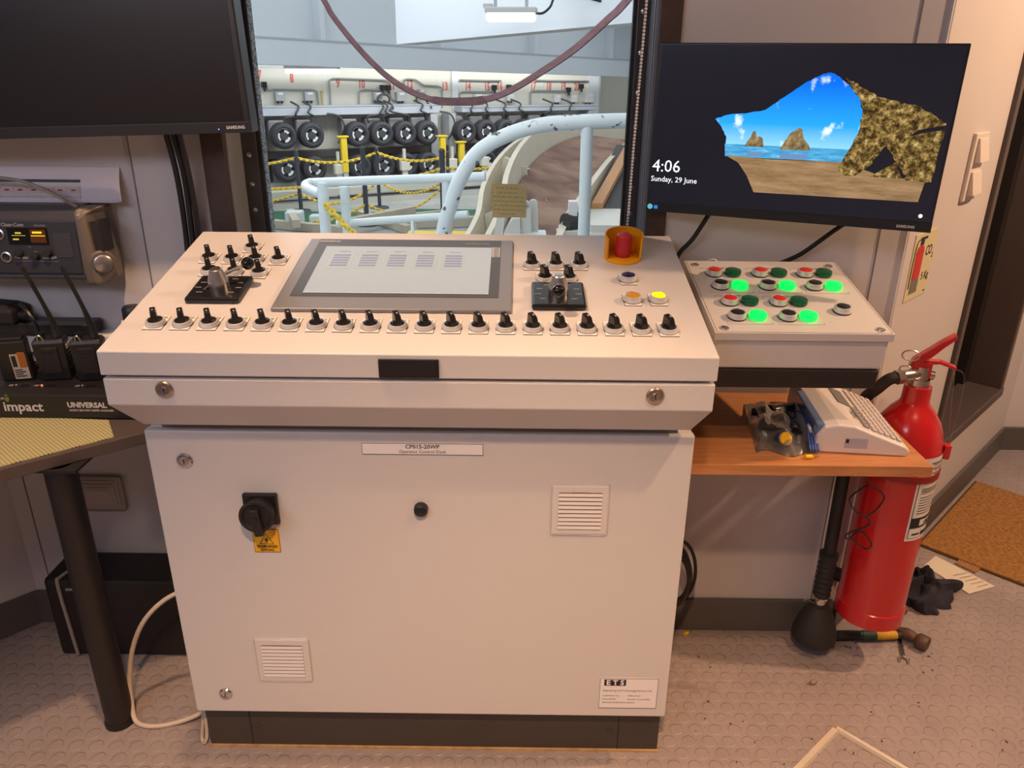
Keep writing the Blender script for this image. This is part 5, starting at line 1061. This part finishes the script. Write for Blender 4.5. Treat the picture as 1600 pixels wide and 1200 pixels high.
b = MB(); b.box((-.55, 3.6, .36), (-.16, 3.9, .41)); tag(b.build('yellow_plate', M('hall_yellow2', (.72, .50, .03), .5)), 'yellow deck plate behind the guard rail', 'plate')
hr = thing('curved_handrail', 'thick white curved handrail with chipped paint outside the window', 'handrail', (.3, 2.2, HF))
b = MB(); b.tube([(-.36, 2.2, HF + .02), (-.30, 2.2, .0), (-.165, 2.2, .70), (-.122, 2.2, .85), (-.083, 2.2, .955), (-.020, 2.2, 1.055), (.050, 2.2, 1.112), (.150, 2.2, 1.158), (.260, 2.2, 1.188), (.360, 2.2, 1.200), (.530, 2.2, 1.208), (.70, 2.2, 1.212), (1.2, 2.2, 1.215)], .0320, 18, 6); b.build('bent_tube', worn, hr)
b = MB(); b.cyl((.486, 2.2, HF + .02), (.468, 2.2, 1.19), .0265, n=20); b.build('post', hallrail, hr)
sp_ = spline([Vector(p) for p in ((-.56, 1.2, 1.86), (-.398, 1.2, 1.603), (-.365, 1.2, 1.545), (-.297, 1.2, 1.461), (-.226, 1.2, 1.392), (-.152, 1.2, 1.345), (-.076, 1.2, 1.319), (.001, 1.2, 1.316), (.078, 1.2, 1.323), (.154, 1.2, 1.351), (.248, 1.2, 1.405), (.340, 1.2, 1.466), (.430, 1.2, 1.543), (.482, 1.2, 1.593), (.66, 1.2, 1.80))], 6)
b = MB(); ring = []
for i, p in enumerate(sp_):
    f = i / len(sp_); hw = .0065 + .006 * f; a = .9 if not .42 < f < .56 else .35
    t_ = (sp_[min(i + 1, len(sp_) - 1)] - sp_[max(i - 1, 0)]).normalized(); n_ = Vector((-t_.z, 0, t_.x)); wv = n_ * math.cos(a) * hw * 1.25 + Vector((0, 1, 0)) * math.sin(a) * hw * 1.25; th = t_.cross(wv.normalized()) * .0018
    ring.append([p - wv - th, p + wv - th, p + wv + th, p - wv + th])
b.sm = False; b.loft(ring); tag(b.build('lifting_strap', strapm), 'maroon webbing strap hanging in a curve outside the window', 'strap')
b = MB(); b.cyl((-.56, 1.2, 1.86), (-.56, 1.2, 2.9), .012, n=8); b.cyl((.66, 1.2, 1.80), (.66, 1.2, 2.9), .012, n=8); tag(b.build('strap_hanger', hallgr), 'grey hanger rods holding the strap above the window', 'rods')
# cable chute
chu = thing('cable_chute', 'cream sided cable chute with a rusty curved bed outside', 'chute', (.6, 4.8, HF))
Lp = [(.00, 3.25, .40), (.12, 3.6, .53), (.15, 4.0, .62), (.235, 4.6, .71), (.38, 5.2, .795), (.57, 5.8, .840), (.79, 6.3, .855), (1.05, 6.8, .80)]
Rp = [(.36, 3.25, .38), (.46, 3.6, .49), (.56, 4.0, .555), (.73, 4.6, .645), (.91, 5.2, .73), (1.12, 5.8, .80), (1.32, 6.3, .825), (1.55, 6.8, .78)]
Ls, Rs_ = [spline([Vector(p) for p in q], 4) for q in (Lp, Rp)]
b = MB(); b.sm = True; b.loft([[a, a.lerp(c_, .33) - Vector((0, 0, .012)), a.lerp(c_, .66) - Vector((0, 0, .012)), c_, c_ - Vector((0, 0, .06)), a - Vector((0, 0, .06))] for a, c_ in zip(Ls, Rs_)]); b.sm = False; b.build('rusty_bed', rust, chu)
def flange(Q, hts, lean, th, mat_, nm):
    b = MB(); r = []
    for i, p in enumerate(Q):
        h_ = hts(i / (len(Q) - 1)); o = Vector((lean * h_, 0, h_)); e = Vector((th, -th * .3, 0))
        r.append([p - Vector((0, 0, .12)), p + o, p + o - e, p - e - Vector((0, 0, .12))])
    b.loft(r); return b.build(nm, mat_, chu)
flange(Ls, lambda t: .05 + .13 * math.sin(PI * min(1, t * .9)) , -.25, .035, cream, 'left_flange')
flange([p + Vector((-.15, -.02, -.06)) for p in Ls], lambda t: .06 + .10 * math.sin(PI * min(1, t)), -.3, .03, cream, 'outer_flange')
flange([p + Vector((.035, 0, 0)) for p in Rs_], lambda t: .035, 0, .04, cream, 'right_flange')
for i in (5, 9, 13, 17):
    p = Ls[i]; b = MB(); b.loft([[p + Vector((-.15, 0, -.16)), p + Vector((-.03, 0, -.10)), p + Vector((-.05, 0, .05)), p + Vector((-.17, 0, .0))], [p + Vector((-.15, .02, -.16)), p + Vector((-.03, .02, -.10)), p + Vector((-.05, .02, .05)), p + Vector((-.17, .02, .0))]]); b.build('web_plate', cream, chu)
b = MB(); b.box((.16, 4.55, .66), (.245, 4.60, .76)); b.loft([[(.07, 4.6, .82), (.245, 4.62, .73), (.16, 4.62, .66), (.03, 4.6, .70)], [(.09, 4.66, .82), (.265, 4.68, .73), (.18, 4.68, .66), (.05, 4.66, .70)]]); b.build('end_plate', cream, chu)
b = MB(); b.box((.95, 7.0, HF), (3.2, 7.1, .98)); tag(b.build('back_plate', cream), 'cream plate wall behind the far end of the cable chute', 'plate')
b = MB(); b.box((.05, 3.3, HF + .005), (.58, 6.6, .30)); b.build('support_box', M('chute_dark', (.16, .15, .14), .7), chu)
cl = thing('clevis_bracket', 'white twin-eyed clevis bracket on a plate below the sticky note', 'bracket', (.25, 3.0, .55))
b = MB(); b.box((.10, 2.92, .520), (.335, 3.10, .575), bev=.006); b.build('base_plate', hallrail, cl)
b = MB(); b.box((.14, 2.95, HF + .002), (.29, 3.07, .52)); b.build('pedestal', cream, cl)
for x, dy in ((.222, 0), (.262, .05)):
    b = MB(T(x, 3.0 + dy, 0)); b.prism([(-.022, 0), (.022, 0), (.022, 1)], 0, .001) if 0 else None
    pr = [(-.030, .57), (.030, .57)] + [(.024 * math.cos(a), .728 + .024 * math.sin(a)) for a in [PI * k / 8 for k in range(9)]]
    b = MB(T(x, 3.0 + dy, 0)); b.loft([[(u, -.010, v) for u, v in pr], [(u, .010, v) for u, v in pr]]); e_ = b.build('eye_plate', M('clevis_cream', (.62, .60, .54), .5), cl)
b = MB(); b.cyl((.222, 2.975, .728), (.222, 3.10, .728), .011, n=14); b.build('pin', chrome, cl)
b = MB(); b.loft([[(.10, 2.97, .575), (.19, 2.97, .575), (.19, 2.97, .66), (.15, 2.97, .66)], [(.10, 3.06, .575), (.19, 3.06, .575), (.19, 3.06, .66), (.15, 3.06, .66)]]); b.build('gusset', MT['clevis_cream'], cl)
b = MB(); b.loft([[(.02, 3.0, .42), (.08, 3.0, .42), (.105, 3.0, .66), (.065, 3.0, .68)], [(.02, 3.06, .42), (.08, 3.06, .42), (.105, 3.06, .66), (.065, 3.06, .68)]]); b.build('strut', MT['clevis_cream'], cl)
pd = thing('roller_stop', 'white roller block with a dark rubber wheel left of the handrail post', 'roller', (.52, 3.6, .45))
b = MB(); b.box((.49, 3.55, .575), (.545, 3.62, .665), bev=.004); b.build('block', white, pd)
b = MB(); b.cyl((.47, 3.56, .535), (.56, 3.62, .535), .055, n=20); b.build('roller', rubber, pd)
b = MB(); b.loft([[(.42, 3.58, .47), (.46, 3.58, .47), (.53, 3.58, .60), (.50, 3.58, .62)], [(.42, 3.64, .47), (.46, 3.64, .47), (.53, 3.64, .60), (.50, 3.64, .62)]]); b.box((.42, 3.5, .40), (.60, 3.7, .49)); b.build('arm', MT['clevis_cream'], pd)
b = MB(); b.box((.60, 3.4, .40), (1.2, 4.6, .50), bev=.01); b.box((.62, 3.42, .50), (1.2, 3.50, .545)); tag(b.build('white_platform', MT['clevis_cream']), 'cream platform right of the handrail post', 'platform')
b = MB(); b.loft([[(.70, 4.3, .50), (.78, 4.3, .50), (1.12, 5.3, .82), (1.05, 5.3, .82)], [(.70, 4.3, .54), (.78, 4.3, .54), (1.12, 5.3, .86), (1.05, 5.3, .86)]]); tag(b.build('orange_beam', M('beam_orange', (.50, .24, .10), .5)), 'slanting orange edged beam right of the handrail post', 'beam')
b = MB(); b.loft([[(.66, 4.25, .48), (1.0, 4.25, .48), (1.5, 5.5, .84), (1.0, 5.5, .84)], [(.66, 4.28, .44), (1.0, 4.28, .44), (1.5, 5.53, .80), (1.0, 5.53, .80)]]); tag(b.build('dark_conveyor', M('conveyor_dark', (.035, .033, .035), .6)), 'dark sloping conveyor bed behind the orange beam', 'conveyor')
# timbers and green deck
for a, c_, w_, lab in (((-3.3, 8.6), (-1.9, 8.05), .10, 'long pale timber on the deck at left'), ((-2.75, 8.7), (-2.45, 7.9), .09, 'timber crossing the pale timber at left'), ((-1.95, 9.2), (-1.15, 8.15), .10, 'timber crossing behind the second chain post'), ((-1.9, 8.0), (-1.2, 9.0), .09, 'slanting timber right of the second chain post'), ((-1.1, 8.55), (-.2, 8.75), .12, 'pale timber near the thick chain post'), ((-1.35, 9.0), (-.8, 9.35), .09, 'short timber pointing to the thick chain post')):
    zz0 = HF + (.112 if 'crossing the pale' in lab or 'slanting' in lab else .006); p, q = Vector((*a, zz0)), Vector((*c_, zz0)); d = (q - p).normalized(); n_ = Vector((-d.y, d.x, 0)) * w_ / 2; zz = Vector((0, 0, w_))
    b = MB(); b.loft([[p - n_, p + n_, p + n_ + zz, p - n_ + zz], [q - n_, q + n_, q + n_ + zz, q - n_ + zz]]); tag(b.build('timber', woodt), lab, 'timber')
b = MB(); b.box((-2.72, 8.35, HF + .005), (-2.52, 8.55, HF + .22), bev=.02); b.box((-2.42, 8.35, HF + .005), (-2.25, 8.5, HF + .18), bev=.02); tag(b.build('cast_bracket', hallrail), 'white cast bracket on deck by the leftmost chain post', 'bracket')
b = MB(); b.box((-4.5, 8.75, HF + .001), (-1.5, 9.7, HF + .004)); b.box((-1.5, 9.1, HF + .001), (.6, 10.0, HF + .004)); struct(b.build('floor_green', M('deck_green', (.015, .11, .06), .5, var=.2)))
